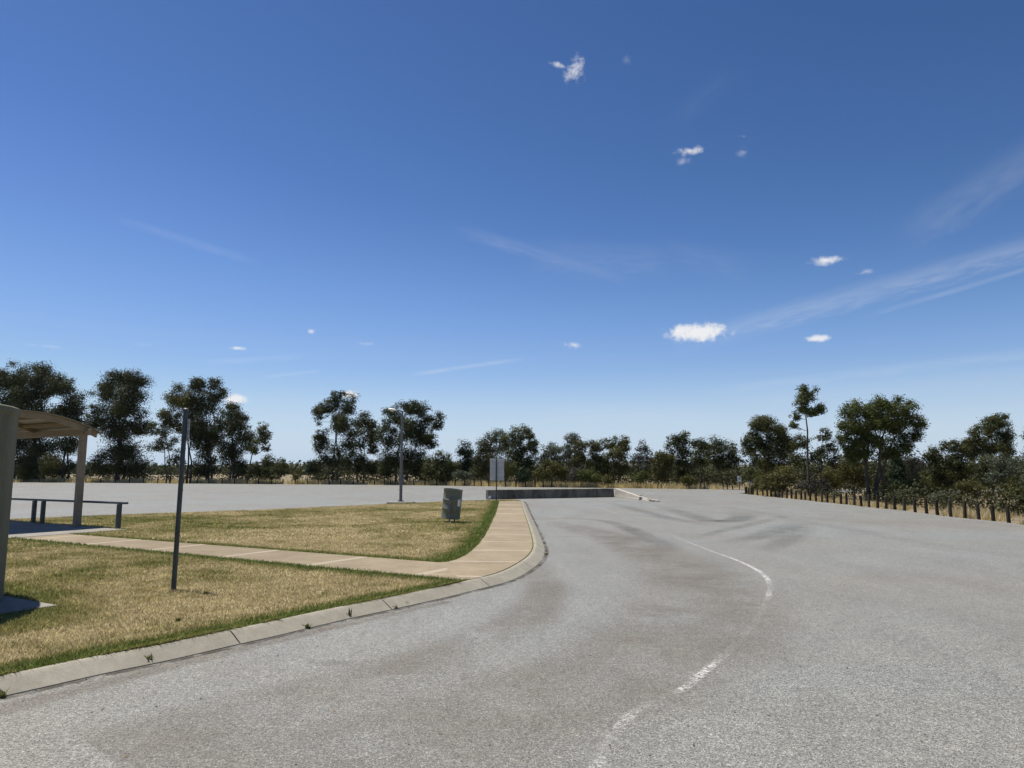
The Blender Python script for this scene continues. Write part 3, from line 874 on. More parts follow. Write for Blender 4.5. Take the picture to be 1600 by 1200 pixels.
SHRUBS = [
 ('low dark shrub behind the rail under the shelter roof', 40, eD(40, 1), [(38, 735, 16, 14), (58, 742, 12, 10)], 'mid', 1.4),
 ('grey green rounded shrub seen between rail and shelter post', 84, eD(84, 0.5), [(84, 722, 16, 16), (76, 738, 12, 10)], 'olive', 1.2),
 ('dark shrub right of the leaning tuft crowned gum', 424, eD(424, 1), [(420, 722, 10, 12), (438, 728, 11, 12), (428, 742, 16, 9)], 'mid', 1.2),
 ('low dark shrub under the leaning tuft crowned gum', 402, eD(402, 1), [(398, 736, 12, 12), (410, 740, 10, 10)], 'dark', 1.3),
 ('small light green shrub in the gap', 464, eD(464, 0.5), [(464, 742, 9, 9)], 'olive', 1.3),
 ('small dark upright shrub at the left foot of the pointed gum', 485, eD(485, 2), [(485, 730, 7, 12)], 'conifer', 1.4),
 ('grey green spreading shrub left of the grey sign', 724, eD(724, 1), [(716, 744, 12, 7), (732, 744, 12, 6)], 'silver', 1.3),
 ('dark green shrub between the sign and the domed olive tree', 818, eD(818, 1), [(818, 742, 14, 12)], 'conifer', 1.4),
 ('grey twiggy shrub right of the domed olive tree', 896, eD(896, 1), [(896, 742, 9, 12)], 'grey', 1.0),
 ('dark green mounded shrub above the barrier\'s right half', 918, eD(918, 1), [(912, 740, 14, 10), (928, 746, 16, 9)], 'green', 1.5),
 ('low olive shrub beside the dark green mound', 948, eD(948, .8), [(948, 748, 11, 8)], 'olive', 1.4),
 ('fresh green rounded shrub above the ramp end', 998, eD(998, 1), [(998, 746, 15, 9)], 'green', 1.5),
 ('small round olive shrub right of the ramp end', 1075, eD(1075, .8), [(1075, 751, 11, 9)], 'olive', 1.5),
 ('green shrub hiding a bollard near the row\'s far end', 1186, 53.5, [(1186, 756, 9, 11), (1180, 764, 8, 6)], 'olive', 1.4),
 ('wide olive shrub behind the far bollards', 1215, 48, [(1205, 748, 16, 13), (1228, 744, 18, 14), (1216, 760, 26, 9)], 'olive', 1.4),
 ('grey twiggy thicket at the slender gum\'s foot', 1270, 45, [(1262, 756, 14, 13), (1282, 760, 16, 12)], 'grey', .9),
 ('tall loose olive shrub left of the largest gum\'s stems', 1335, 42, [(1330, 722, 18, 18), (1318, 742, 16, 16), (1342, 748, 16, 20)], 'olive', 1.1),
 ('yellow green shrub right of the largest gum\'s foot', 1425, 38, [(1418, 762, 16, 14), (1438, 766, 16, 12), (1404, 774, 12, 8)], 'green', 1.1),
 ('low sparse shrub with pale leaves behind near bollards', 1474, 33, [(1468, 780, 16, 9), (1486, 776, 12, 11)], 'silver', 1.0),
 ('olive shrub below the glossy leaved tree', 1522, 34, [(1514, 764, 18, 13), (1536, 770, 16, 13)], 'olive', 1.2),
 ('large silver leaved shrub in front of the round headed gum', 1566, 33, [(1560, 722, 18, 14), (1580, 734, 18, 16), (1556, 744, 18, 14)], 'silver', 1.2),
 ('rusty olive shrub close to the right edge', 1592, 28, [(1588, 768, 14, 14), (1602, 780, 12, 12)], 'olive', 1.2),
 ('silvery shrub cut off by the right edge', 1612, 31, [(1604, 724, 14, 16), (1614, 748, 16, 18)], 'silver', 1.2),
]
SHRUBS += [
 ('dark green shrub between the largest gum\'s stems and the conical tree', 1388, 43, [(1384, 750, 12, 14), (1390, 764, 14, 10)], 'dark', 1.4),
 ('mixed olive shrub behind the bollards below the open branched gum', 1302, 47, [(1300, 742, 14, 14), (1306, 758, 14, 10)], 'olive', 1.2),
 ('bushy green shrub at the foot of the grey green gum', 1176, 60, [(1172, 742, 12, 12), (1188, 738, 12, 12)], 'mid', 1.4),
 ('dark low shrub filling the gap left of the glossy leaved tree', 1452, 43, [(1450, 748, 14, 14), (1458, 762, 16, 10)], 'mid', 1.3),
 ('dark bush under the round headed gum', 1548, 45, [(1544, 730, 20, 16), (1536, 748, 20, 14)], 'dark', 1.4),
 ('olive bush at the right edge behind the silver shrubs', 1596, 42, [(1590, 742, 18, 20), (1580, 760, 18, 12)], 'mid', 1.3),
]
for lab, x, D, lobes, leaf, cov in SHRUBS:
    tree('shrub', lab, x, D, lobes, leaf, 3, cov, .8, .1, group='shrubs on the grassy verge', cat='shrub', stem='stem', crown='foliage', rad=.03,
         bark=M_BARK2 if leaf == 'grey' else M_BARK, base_spread=.15)

# ------------------------------------------------------------------ dry verge grass
def verge():
    xs, ys = [], []
    # far strip behind the road edge
    fx = [p[0] for p in far_road]; fy = [p[1] for p in far_road]
    x = RNG.uniform(-100, 40, 52000)
    e = np.interp(x, fx, fy); y = e + .75 + RNG.exponential(3.2, len(x))
    k = (fbm(x, y, .35, 41) > .40) & (np.hypot(x - 24, y - 64) > 0) & ~((x > 20) & (y < 76))
    xs.append(x[k]); ys.append(y[k])
    # right strip behind the bollards
    y = RNG.uniform(14, 55, 42000)
    rx = np.interp(y, [p[1] for p in right_edge], [p[0] for p in right_edge])
    x = rx + .42 + RNG.exponential(1.8, len(y))
    k = (fbm(x, y, .7, 43) > .50) & (RNG.random(len(x)) < .55)
    xs.append(x[k]); ys.append(y[k])
    x = np.concatenate(xs); y = np.concatenate(ys); n = len(x)
    near = np.clip((70 - y) / 30, 0, 1)
    h = RNG.uniform(.15, .62, n) * (.5 + fbm(x, y, .4, 44)) * (1.15 - .78 * near); w = (.010 + .00036 * y)
    a = RNG.uniform(0, 2 * np.pi, n); la = RNG.uniform(0, 2 * np.pi, n); le = h * RNG.uniform(.1, .7, n)
    V = np.empty((n, 3, 3))
    V[:, 0] = np.stack([x - np.cos(a) * w, y - np.sin(a) * w, np.full(n, -.07)], 1)
    V[:, 1] = np.stack([x + np.cos(a) * w, y + np.sin(a) * w, np.full(n, -.07)], 1)
    V[:, 2] = np.stack([x + np.cos(la) * le, y + np.sin(la) * le, h], 1)
    o = np_mesh('dry_grass', V.reshape(-1, 3), 3, M_STRAW, None, {'tint': RNG.random(n)})
    tag(o, 'tall straw coloured dry grass on the verges below the trees', 'grass', kind='stuff')


verge()

# distant belt of trees across the paddock, and hills
def far_belt():
    rng = np.random.default_rng(5)
    Vs, Ts = [], []
    for _ in range(900):
        Y = rng.uniform(420, 1150); X = rng.uniform(-.9, .8) * Y
        if fbm(np.array([X]), np.array([Y]), .006, 3)[0] < .47: continue
        hgt = rng.uniform(4.5, 9.5); r = hgt * rng.uniform(.5, .9)
        n = 46
        C = np.stack([X + rng.normal(size=n) * r, Y + rng.normal(size=n) * r, np.abs(rng.normal(.5, .27, n)) * hgt], 1)
        Vs.append(leaf_quads(C, 3.0, 2.0, 0, rng)); Ts.append(rng.random(n))
    o = np_mesh('distant_trees', np.concatenate(Vs), 4, LEAF['dark'], None, {'tint': np.concatenate(Ts)})
    tag(o, 'distant belt of dark trees across the paddock on the horizon', 'woodland', kind='stuff')


far_belt()


def thicket():
    rng = np.random.default_rng(15)
    Vs, Ts = [], []
    def clumps(n, f, h0, h1, L):
        for _ in range(int(n)):
            X, Y = f()
            hgt = rng.uniform(h0, h1); r = hgt * rng.uniform(.35, .6); k = int(170 * hgt * hgt / 16 * (.4 / L) ** 2 * 1.2)
            u = rng.uniform(-1, 1, size=(9, 3)) * np.array([r, r, hgt * .40]) + np.array([X, Y, hgt * .42])
            C = u[rng.integers(0, 9, k)] + np.clip(rng.normal(size=(k, 3)), -1.8, 1.8) * np.array([r * .34, r * .34, hgt * .11])
            C = C[C[:, 2] > .05]
            Vs.append(leaf_quads(C, L, L * .5, .25, rng, out=(C - np.array([X, Y, hgt * .3])) / np.array([r, r, hgt * .5]))); Ts.append(np.clip(rng.random(len(C)) * .5 + rng.uniform(-.1, .5), 0, 1))
    def a():
        px = rng.uniform(745, 1165); Y = float(edge_Y(px)) + rng.uniform(9, 34)
        return (px - 800) / 1103 * Y, Y
    clumps(150, a, 2.0, 4.4, .30)
    def b():
        Y = rng.uniform(56, 105); return rng.uniform(.36, .86) * Y + 2, Y
    clumps(170, b, 1.6, 4.0, .27)
    def e():
        Y = rng.uniform(27, 60); return max(19.2, rng.uniform(.40, .84) * Y), Y
    clumps(85, e, .5, 1.3, .15)
    def e2():
        Y = rng.uniform(23, 55); return 17.6 + rng.uniform(.2, 3.2), Y
    clumps(70, e2, .35, .85, .10)
    def c():
        px = rng.uniform(-60, 420); Y = float(edge_Y(px)) + rng.uniform(4, 20)
        return (px - 800) / 1103 * Y, Y
    clumps(100, c, 1.2, 3.4, .36)
    def d():
        px = rng.uniform(485, 745); Y = float(edge_Y(px)) + rng.uniform(4, 16)
        return (px - 800) / 1103 * Y, Y
    clumps(64, d, 1.2, 3.4, .34)
    o = np_mesh('thicket', np.concatenate(Vs), 4, LEAF['scrub'], None, {'tint': np.concatenate(Ts)})
    tag(o, 'dark scrubby thicket filling the gaps behind the rows of trees', 'thicket', kind='stuff')


thicket()


def hills():
    m = MB()
    n = 160
    for Y, amp, seed in ((4200, 62, 3), (6800, 125, 8)):
        rings = []
        for k in range(4):
            row = []
            for i in range(n + 1):
                X = (-1.1 + 2.2 * i / n) * Y
                hh = amp * (.25 + .95 * fbm(np.array([X]), np.array([0.0]), 3.2 / Y, seed, 4)[0])
                f = (0, .55, 1.0, .2)[k]
                row.append((X, Y + k * 350, -3 + hh * f))
            rings.append(row)
        vs = [p for r in rings for p in r]; w = n + 1
        m.add(vs, [(k * w + i, k * w + i + 1, (k + 1) * w + i + 1, (k + 1) * w + i) for k in range(3) for i in range(n)])
    tag(m.build('hills', mat_mottled('hill_scrub', (.075, .085, .05), (.16, .145, .085), .004, .95, .1, 0, 1, obj=False), None, True), kind='structure')


hills()

# ------------------------------------------------------------------ bollards and posts
def post_mesh(name, h, r, seed, mat):
    rng = random.Random(seed); n = 10
    prof = [(r * 1.02, -.15), (r, .05), (r * .98, h * .5), (r * .97, h - .03), (r * .9, h - .008), (r * .72, h)]
    m = MB()
    m.rings([[((q * (1 + .04 * math.sin(3 * a + seed))) * math.cos(a), q * (1 + .04 * math.cos(2 * a + seed)) * math.sin(a), z) for a in [2 * math.pi * k / n for k in range(n)]] for q, z in prof], True, True)
    o = m.build(name, mat, None, True)
    return o


bx = [1158.3, 1160.3, 1163, 1166.3, 1170.3, 1176, 1184, 1191, 1197, 1203] + [1200 + v / 4 for v in (38, 60, 85, 113, 140, 168, 198, 228, 264, 298, 333, 370, 410, 450, 493, 540, 583, 638, 690, 745, 800, 866, 935, 1003, 1079, 1163, 1250, 1347, 1436, 1549, 1668, 1800)]
line = [(x + .28, y) for x, y in right_edge[::-1]] + [(16.05, 15)]


def hit(px):
    k = (px - 800) / (FOC * CP + 0)                 # X/Y on the ground, near enough level
    for (x0, y0), (x1, y1) in zip(line[:-1], line[1:]):
        d0, d1 = x0 - k * y0, x1 - k * y1
        if d0 * d1 <= 0 and d0 != d1:
            t = d0 / (d0 - d1)
            return (x0 + (x1 - x0) * t, y0 + (y1 - y0) * t)
    return None


protos = [post_mesh('bollard', .58, .062, s, M_TIMBER if s != 2 else M_TIMBER2) for s in (1, 2, 3)]
used = set()
BL = 'short dark round timber bollard in the row along the right road edge'
rr = random.Random(3)
for i, px in enumerate(bx):
    q = hit(px)
    if q is None:
        q = (line[0][0] + .02, line[0][1] + (5 - i) * .25)
    k = rr.randrange(3)
    o = protos[k]
    if k in used:
        o = o.copy(); COL.objects.link(o)
    used.add(k)
    o.location = (q[0] + rr.uniform(-.04, .04), q[1], -.03)
    o.rotation_euler = (rr.uniform(-.035, .035), rr.uniform(-.035, .035), rr.uniform(0, 6))
    o.scale = (1, 1, rr.uniform(.90, 1.07) * (1 - .10 * min(1, max(0, (q[1] - 25) / 30))))
    tag(o, BL, 'bollard', 'timber bollards along the right road edge')

fpx = [62, 100, 134, 157, 180, 202, 224, 246, 265, 287, 308, 326, 347, 366, 386, 404, 424, 442, 461, 480, 497, 514, 532, 552, 568, 585, 601, 610, 628, 646, 664, 682, 697, 711, 726, 741, 752, 764, 790, 806, 821, 836, 849, 862]
proto = post_mesh('fence_post', .80, .075, 5, M_TIMBER)
for i, px in enumerate(fpx):
    o = proto if i == 0 else proto.copy()
    if i: COL.objects.link(o)
    Y = float(edge_Y(px)) + .3
    q = P(px, 755, Y)
    o.location = (q.x, Y, -.05); o.rotation_euler = (rr.uniform(-.05, .05), rr.uniform(-.05, .05), rr.uniform(0, 6))
    o.scale = (1, 1, rr.uniform(.9, 1.12))
    tag(o, 'short dark post in the row at the far edge of the parking area', 'post', 'short posts along the far edge')

# ------------------------------------------------------------------ street lamp
lx, ly = G(626, 785.5, ZL); LH = P(631, 640.5, G(626, 785.5, ZL)[1]).z - ZL - .05
t = thing('street_lamp', 'slim grey street lamp with white lantern on a short arm at the lawn\'s back edge', 'street lamp', (lx, ly, ZL))
m = MB(); m.tube([(0, 0, 0.05), (0, 0, .6), (0, 0, 2.4), (0, 0, LH)], [.078, .078, .066, .05], 12); m.build('pole', M_GALV, t, True)
m = MB(); m.box((0, 0, .045), (.30, .30, .03), None, .01)
for sx in (-.11, .11):
    for sy in (-.11, .11): m.tube([(sx, sy, .05), (sx, sy, .12)], .014, 6)
m.build('base_plate', M_GALV, t)
m = MB(); m.box((.10, -.02, 1.15), (.10, .10, .26), None, .012); m.build('control_box', M_GALV, t)
m = MB(); m.tube([(0, 0, LH - .06), (-.12, 0, LH + .01), (-.34, 0, LH + .05)], [.032, .030, .028], 8); m.build('arm', M_GALV, t, True)
m = MB()
def ell(cx, hw, hh, z): return [(cx, hw * math.cos(a), z + hh * math.sin(a)) for a in [2 * math.pi * k / 10 for k in range(10)]]
m.rings([ell(-.32, .04, .03, LH + .05), ell(-.38, .09, .05, LH + .06), ell(-.52, .13, .065, LH + .075), ell(-.66, .12, .05, LH + .09), ell(-.72, .05, .02, LH + .095)], True, True)
lant = m.build('lantern', M_WHITE, t, True)
m = MB(); m.lathe([(.09, -.03), (.10, .0), (.07, .012)], 12, (-.52, 0, LH + .008)); m.build('lens', M_ALU, lant, True)
m = MB(); m.box((lx + .05, ly - .25, ZL + .01), (1.25, .9, .09), None, .012)
tag(m.build('concrete_pad', M_SLAB), 'flat concrete pad under the street lamp', 'concrete pad')

# ------------------------------------------------------------------ litter drum
bxp = G(704.5, 816.5, ZL)
t = thing('rubbish_bin', 'dented green steel drum bin leaning right on a post, on the lawn', 'rubbish bin', (bxp[0], bxp[1], ZL - .01))
TI = Matrix.Rotation(R(5.5), 3, 'Y') @ Matrix.Rotation(R(2), 3, 'X')
m = MB(); n = 36
prof = [(.255, .0), (.283, .004), (.292, .02), (.286, .035)]
prof += [(.285, .16), (.285, .27), (.297, .285), (.297, .305), (.285, .32), (.285, .54), (.297, .555), (.297, .575), (.285, .59), (.285, .85), (.294, .862), (.296, .878), (.284, .880), (.278, .86), (.276, .30)]
rings = []
for q, z in prof:
    rg = []
    for k in range(n):
        a = 2 * math.pi * k / n
        dent = 0
        for (a0, z0, d, wa, wz) in ((4.3, .72, .020, .5, .10), (5.2, .42, .010, .4, .10), (3.6, .22, .012, .5, .10), (4.9, .80, .014, .3, .06)):
            da = (a - a0 + math.pi) % (2 * math.pi) - math.pi
            dent += d * math.exp(-(da / wa) ** 2 - ((z - z0) / wz) ** 2)
        rg.append(TI @ Vector(((q - dent) * math.cos(a), (q - dent) * math.sin(a), z)) + Vector((-.02, .06, .13)))
    rings.append(rg)
m.rings(rings, True, True)
drum = m.build('drum', M_DRUM, t, True)
m = MB(); m.tube([(-.03, -.26, -.05), (-.015, -.255, .30), (.0, -.25, .74)], .026, 8)
m.tube([(.10, .05, -.05), (.11, .06, .14)], .022, 8); m.build('post', M_GALV, t, True)
for z in (.70, .34):
    m = MB(); m.tube([(-.01, -.25, z), (.0, -.16, z)], .016, 6); m.build('bracket', M_GALV, t)
m = MB()
for z0, z1 in ((.40, .60),):
    seg = []
    for z in (z0, z1):
        for a in (R(-52), R(-40), R(-28)):
            p = TI @ Vector((.2995 * math.cos(a), .2995 * math.sin(a), z)) + Vector((-.02, .06, .13)); seg.append(p)
    m.add(seg, [(0, 1, 4, 3), (1, 2, 5, 4)])
m.build('sticker', M_WHITE, drum)

# ------------------------------------------------------------------ leaning sign post at left
sx, sy = G(271, 922, ZL)
ang = .012
t = thing('sign_post', 'slim dark steel post in the front lawn with a narrow pale plate near its top', 'sign post', (sx, sy, ZL - .02))
PH = P(290, 640, sy).z - ZL + .02
top = Vector((math.tan(ang) * PH, 0, PH))
m = MB(); m.tube([(0, 0, -.2), (0, 0, 0), tuple(top * .5), tuple(top)], [.031, .031, .030, .030], 12)
m.build('post', M_STEEL, t, True)
m = MB(); m.lathe([(.034, 0), (.034, .012), (.02, .024)], 12, tuple(top - Vector((0, 0, .004)))); m.build('cap', M_GALV, t, True)
m = MB(); mr = Matrix.Rotation(R(-38), 3, 'Z')
m.box(top * .89 + Vector((.052, -.012, 0)), (.075, .006, .27), mr, 0)
pl = m.build('plate', mat_mottled('faded_plate', (.20, .21, .22), (.62, .62, .60), 26, .5, .3, .05, .002), t)
for f, s in ((.78, .02), (.55, .018), (.30, .016), (.14, .014)):
    m = MB(); m.tube([tuple(top * f + Vector((.02, -.022, 0))), tuple(top * f + Vector((.045, -.03, 0)))], s * .6, 6); m.build('bolt', M_GALV, t, True)

# ------------------------------------------------------------------ big sign seen from behind
gx, gy = G(775.5, 782, ZL)
t = thing('road_sign', 'tall grey sign seen from behind at the footpath\'s end before the barrier', 'road sign', (gx, gy, ZL - .02))
s = gy / FOC
zb, zt = (738 - 750) * s + EYE - ZL, (738 - 716) * s + EYE - ZL
m = MB(); m.tube([(0, 0, -.2), (0, 0, zt - .02)], .034, 10); m.build('post', M_STEEL, t, True)
w = 22 * s
m = MB(); m.box((.03, .056, (zb + zt) / 2), (w, .004, zt - zb), None, 0)
m.box((.03, .050, (zb + zt) / 2 + .0), (w - .01, .012, .03), None, .003)
pan = m.build('panel', M_ALU, t)
for z in (zb + .10, zb + .36, zb + .64, zb + .92, zt - .06):
    m = MB(); m.box((.03, .044, z), (w - .03, .016, .035), None, .003); m.build('rail', M_ALU, pan)

# distant signs by the exit road
def small_sign(label, x, y0, y1, wpx, D, mat, board_mark=False, posts=1):
    q = P(x, y0, D); s = D / FOC
    t = thing('road_sign', label, 'road sign', (q.x, D, -.05))
    z1 = P(x, y0, D).z + .05; z0 = P(x, y1, D).z + .05; w = wpx * s
    m = MB()
    for k in range(posts):
        px = 0 if posts == 1 else (-.3 + .6 * k) * w
        m.tube([(px, .03, -.1), (px, .03, z1 - .02)], .035, 8)
    m.build('post', M_STEEL, t, True)
    m = MB(); m.box((0, -.012, (z0 + z1) / 2), (w, .012, z1 - z0), None, .004); m.build('panel', mat, t)
    if board_mark:
        m = MB(); m.box((0, -.021, z0 + (z1 - z0) * .62), (w * .55, .004, (z1 - z0) * .10)); m.box((0, -.021, z0 + (z1 - z0) * .38), (w * .4, .004, (z1 - z0) * .10)); m.build('marking', M_BLACK, t)
    else:
        m = MB(); m.box((0, -.024, (z0 + z1) / 2), (.06, .01, (z1 - z0) * .96)); m.build('strut', M_STEEL, t)
small_sign('small white sign with dark marking under the trees beside the exit road', 1155, 743.5, 753, 6, 66.5, M_WHITE, True)
small_sign('left of two grey sign boards at the far end of the bollard row', 1175, 741.5, 755.5, 13, 62, M_ALU, False, 2)
small_sign('right of two grey sign boards, half hidden by the shrub at the bollards', 1189, 741.5, 754, 12, 62, M_ALU, False, 2)

# ------------------------------------------------------------------ concrete barrier with ramped wing
A = Vector(G(762.5, 780.5)); B = Vector(G(960, 776.8)); Cw = Vector(G(1023, 783.8))
t = thing('concrete_barrier', 'long low stained concrete barrier wall with a ramped right end', 'barrier', (A.x, A.y, 0))
d = (B - A).normalized(); nrm = Vector((d.y, -d.x)); HB = .56
m = MB()
def xs(p, nn, h, th): return [(p.x - A.x + nn.x * o, p.y - A.y + nn.y * o, z) for o, z in ((0, -.05), (0, h * .12), (-.02, h * .3), (-.05, h - .02), (-.07, h), (-.05 - th, h), (-.07 - th, h - .02), (-.10 - th, -.05))]
Ln = (B - A).length
seg = 5
for k in range(seg):
    a0 = k / seg; a1 = (k + 1) / seg
    p0 = A + d * (Ln * a0 + (.012 if k else 0)); p1 = A + d * (Ln * a1 - .012)
    lip = .0 if k else -.06
    m.rings([xs(p0, nrm, HB, .22), xs(p0.lerp(p1, .5), nrm, HB + .008, .22), xs(p1, nrm, HB, .22)], True, True)
m.build('wall', M_BARR, t)
d2 = (Cw - B).normalized(); n2 = Vector((d2.y, -d2.x)); L2 = (Cw - B).length
B2 = B + d * .02
m = MB(); rings = []
for f, h in ((0.0, HB), (.35, HB * .62), (.7, HB * .25), (.88, .09), (1.0, .05)):
    rings.append(xs(B2 + d2 * (L2 * f), n2, h, .22))
m.rings(rings, True, True)
m.build('ramp_wing', mat_concrete('clean_concrete', (.33, .30, .245), (.44, .405, .335)), t)
for f, sz in ((.66, (.5, .16, .05)), (.93, (.9, .2, .05))):
    p = B2 + d2 * (L2 * f); h = .30 if f < .8 else .085
    m = MB(); m.box((p.x - A.x - .02, p.y - A.y, h - .0), (.18, sz[0], sz[2]), Matrix.Rotation(math.atan2(d2.y, d2.x) - math.pi / 2, 3, 'Z') @ Matrix.Rotation(R(-5), 3, 'X'), .01); m.build('worn_patch', M_SLAB, t)
m = MB(); p = A + d * .10
m.box((p.x - A.x + nrm.x * .01, p.y - A.y + nrm.y * .01, .13), (.16, .05, .16), None, .01); m.build('reflector', M_WHITE, t)

# ------------------------------------------------------------------ concrete tank at left
t = thing('water_tank', 'round grey green concrete tank cut off by the photo\'s left edge', 'tank', (*TANK_C, ZL))
TH = 2.265
m = MB()
m.lathe([(TANK_R + .02, -.1), (TANK_R, .05), (TANK_R, TH - .10), (TANK_R + .02, TH - .08), (TANK_R + .02, TH - .015), (TANK_R, TH)], 96, (0, 0, 0), True, False); m.build('wall', M_TANK, t, True)
m = MB(); m.lathe([(TANK_R, TH), (TANK_R * .9, TH + .03), (TANK_R * .4, TH + .12), (.3, TH + .14)], 96, (0, 0, 0), False, True); m.build('lid', M_SLAB, t, True)
m = MB()
m.add([(*p, ZL - .1) for p in TBASE] + [(*p, ZL + .016) for p in TBASE], [(0, 1, 2, 3), (7, 6, 5, 4)] + [(i, i + 4, (i + 1) % 4 + 4, (i + 1) % 4) for i in range(4)])
tag(m.build('tank_base', M_SLAB), 'concrete slab showing as a pale tip at the foot of the tank', 'concrete slab')

# ------------------------------------------------------------------ shelter
so = uv(0, 0)
t = thing('picnic_shelter', 'open cream shelter with curved sheet roof beside the tank', 'shelter', (*so, ZL + .01))
def loc(u, v, z): return Vector(((AU * u + AV * v).x, (AU * u + AV * v).y, z - ZL - .01))
RZ = Matrix(((AU.x, AV.x, 0), (AU.y, AV.y, 0), (0, 0, 1)))
for u in (2.28, 7.6):
    for v in (.08, 3.35):
        m = MB(); m.box(loc(u, v, ZL + 1.38), (.165, .165, 2.78), RZ, .012)
        po = m.build('post', M_CREAM, t)
        m2 = MB(); m2.box(loc(u, v, ZL + .02), (.28, .28, .016), RZ); m2.build('base_plate', M_CREAM, po)
def arc(v): return 3.19 - .45 * ((v - 1.72) / 1.92) ** 2
vs_ = np.linspace(-.20, 3.64, 25)
def vault(u0, u1, z0, z1, name, mat, v_lo=0, v_hi=25):
    m = MB(); rg = []
    for v in vs_[v_lo:v_hi]:
        rg.append([loc(u0, v, arc(v) + z0), loc(u1, v, arc(v) + z0), loc(u1, v, arc(v) + z1), loc(u0, v, arc(v) + z1)])
    m.rings(rg, True, True)
    return m.build(name, mat, t)
vault(2.0, 8.2, .0, .022, 'roof', M_ROOF)
vault(2.10, 2.18, -.16, -.003, 'fascia', M_CREAM)
vault(7.9, 7.98, -.16, -.003, 'fascia', M_CREAM)
vault(4.85, 4.95, -.12, -.003, 'rafter', M_CREAM)
for v in (.45, 1.1, 1.72, 2.35, 3.0):
    m = MB(); m.box(loc(5.08, v, arc(v) - .055), (5.7, .07, .09), RZ, 0); m.build('purlin', M_CREAM, t)
for v in (.08, 3.35):
    m = MB(); m.box(loc(4.94, v, ZL + 2.62), (5.98, .09, .18), RZ, .006); m.build('beam', M_CREAM, t)
m = MB(); m.box(loc(5.1, -.24, arc(-.2) - .01), (6.22, .09, .07), RZ, .01); m.box(loc(5.1, 3.68, arc(3.64) - .01), (6.22, .09, .07), RZ, .01)
m.build('gutter', M_CREAM, t)

t = thing('hand_rail', 'low slate steel rail running behind the shelter post to the slab\'s end', 'rail', (*so, ZL))
for u in (.62, 4.45, 4.95, 8.7):
    m = MB(); m.box(loc(u, -.10, ZL + .33), (.10, .10, .66), RZ, .006); m.build('post', M_STEEL, t)
m = MB(); m.box(loc(4.55, -.10, ZL + .693), (8.5, .11, .055), RZ, .008); m.build('top_rail', M_STEEL, t)

# ------------------------------------------------------------------ weeds at the kerb, stones
def weed(label, px, py, z, h, n, leaf='green', spread=.6):
    rng = np.random.default_rng(hash_s(label))
    x, y = G(px, py, z)
    V = []
    for _ in range(n):
        a = rng.uniform(0, 2 * np.pi); l = h * rng.uniform(.5, 1.1); w = h * .05 + .002
        b = np.array([rng.normal() * .012, rng.normal() * .012, 0]); o = np.array([np.cos(a), np.sin(a), 0]) * l * spread * rng.uniform(.2, 1)
        sd = np.array([-np.sin(a), np.cos(a), 0]) * w
        mid = b + o * .45 + np.array([0, 0, l * .62]); tip = b + o + np.array([0, 0, l * rng.uniform(.55, 1.0)])
        V += [b - sd * .6, b + sd * .6, mid + sd, mid - sd, mid - sd, mid + sd, tip + sd * .15, tip - sd * .15]
    o = np_mesh('weed', np.array(V), 4, LEAF[leaf], None, {'tint': np.random.default_rng(2).random(n * 2)})
    o.location = (x, y, z - .006)
    tag(o, label, 'weed', 'weeds along the kerb')
weed('grassy weed tuft at the kerb foot nearest the camera', 233, 1036, 0, .09, 46, 'weed')
weed('green weed with broad tuft at the kerb below the middle of the front lawn', 480, 982, 0, .07, 36, 'weed', .9)
weed('single upright weed growing from the kerb foot', 546, 966, 0, .13, 16, 'weed', .25)
weed('left of two low weeds at the kerb near the path junction', 617, 951, 0, .06, 22, 'weed', .9)
weed('right of two low weeds at the kerb near the path junction', 634, 946, 0, .08, 18, 'weed', .8)
weed('dark weed rosette in the lawn right of the sign post', 322, 929, ZL, .055, 44, 'green', 1.1)
weed('small dark weed in the bleached lawn between sign post and kerb', 278, 971, ZL, .055, 40, 'green', 1.0)
weed('small weed at the kerb bottom in the photo\'s lower left corner', 4, 1090, 0, .07, 30, 'weed', .8)
weed('dry weed tuft at the outside of the kerb bend', 853, 867, 0, .06, 30, 'weed', .9)

def stones():
    rng = np.random.default_rng(21); m = MB()
    pts = []
    for _ in range(340):
        Y = rng.uniform(3.3, 24) if rng.random() < .7 else rng.uniform(3.3, 9); X = rng.uniform(-.8, .8) * Y
        pts.append((X, Y, rng.uniform(.003, .009)))
    kb = resample(kerb_back, .1)
    for _ in range(420):
        k = rng.integers(20, len(kb) - 1); p = Vector(kb[k]); q = Vector(kb[min(k + 1, len(kb) - 1)]); tt = (q - p).normalized()
        off = .235 + abs(rng.normal()) * .06
        pts.append((p.x + tt.y * off, p.y - tt.x * off, rng.uniform(.003, .010)))
    px = np.array([p[0] for p in pts]); py = np.array([p[1] for p in pts])
    ok = ~pip(px, py, ISLAND)
    dk = dist_line(px, py, kerb_back); ok &= dk > .225
    ok &= pip(px, py, rp)
    for (x, y, r), k in zip(pts, ok):
        if not k: continue
        u = rng.normal(size=(6, 3)); vs = []
        for ax in ((1, 0, 0), (-1, 0, 0), (0, 1, 0), (0, -1, 0), (0, 0, 1), (0, 0, -1)):
            s = r * rng.uniform(.6, 1.3); vs.append((x + ax[0] * s, y + ax[1] * s, r * .55 + ax[2] * s * .6))
        m.add(vs, [(0, 2, 4), (2, 1, 4), (1, 3, 4), (3, 0, 4), (2, 0, 5), (1, 2, 5), (3, 1, 5), (0, 3, 5)])
    tag(m.build('gravel', M_STONE), 'loose small stones and grit scattered over the road', 'gravel', kind='stuff')


stones()


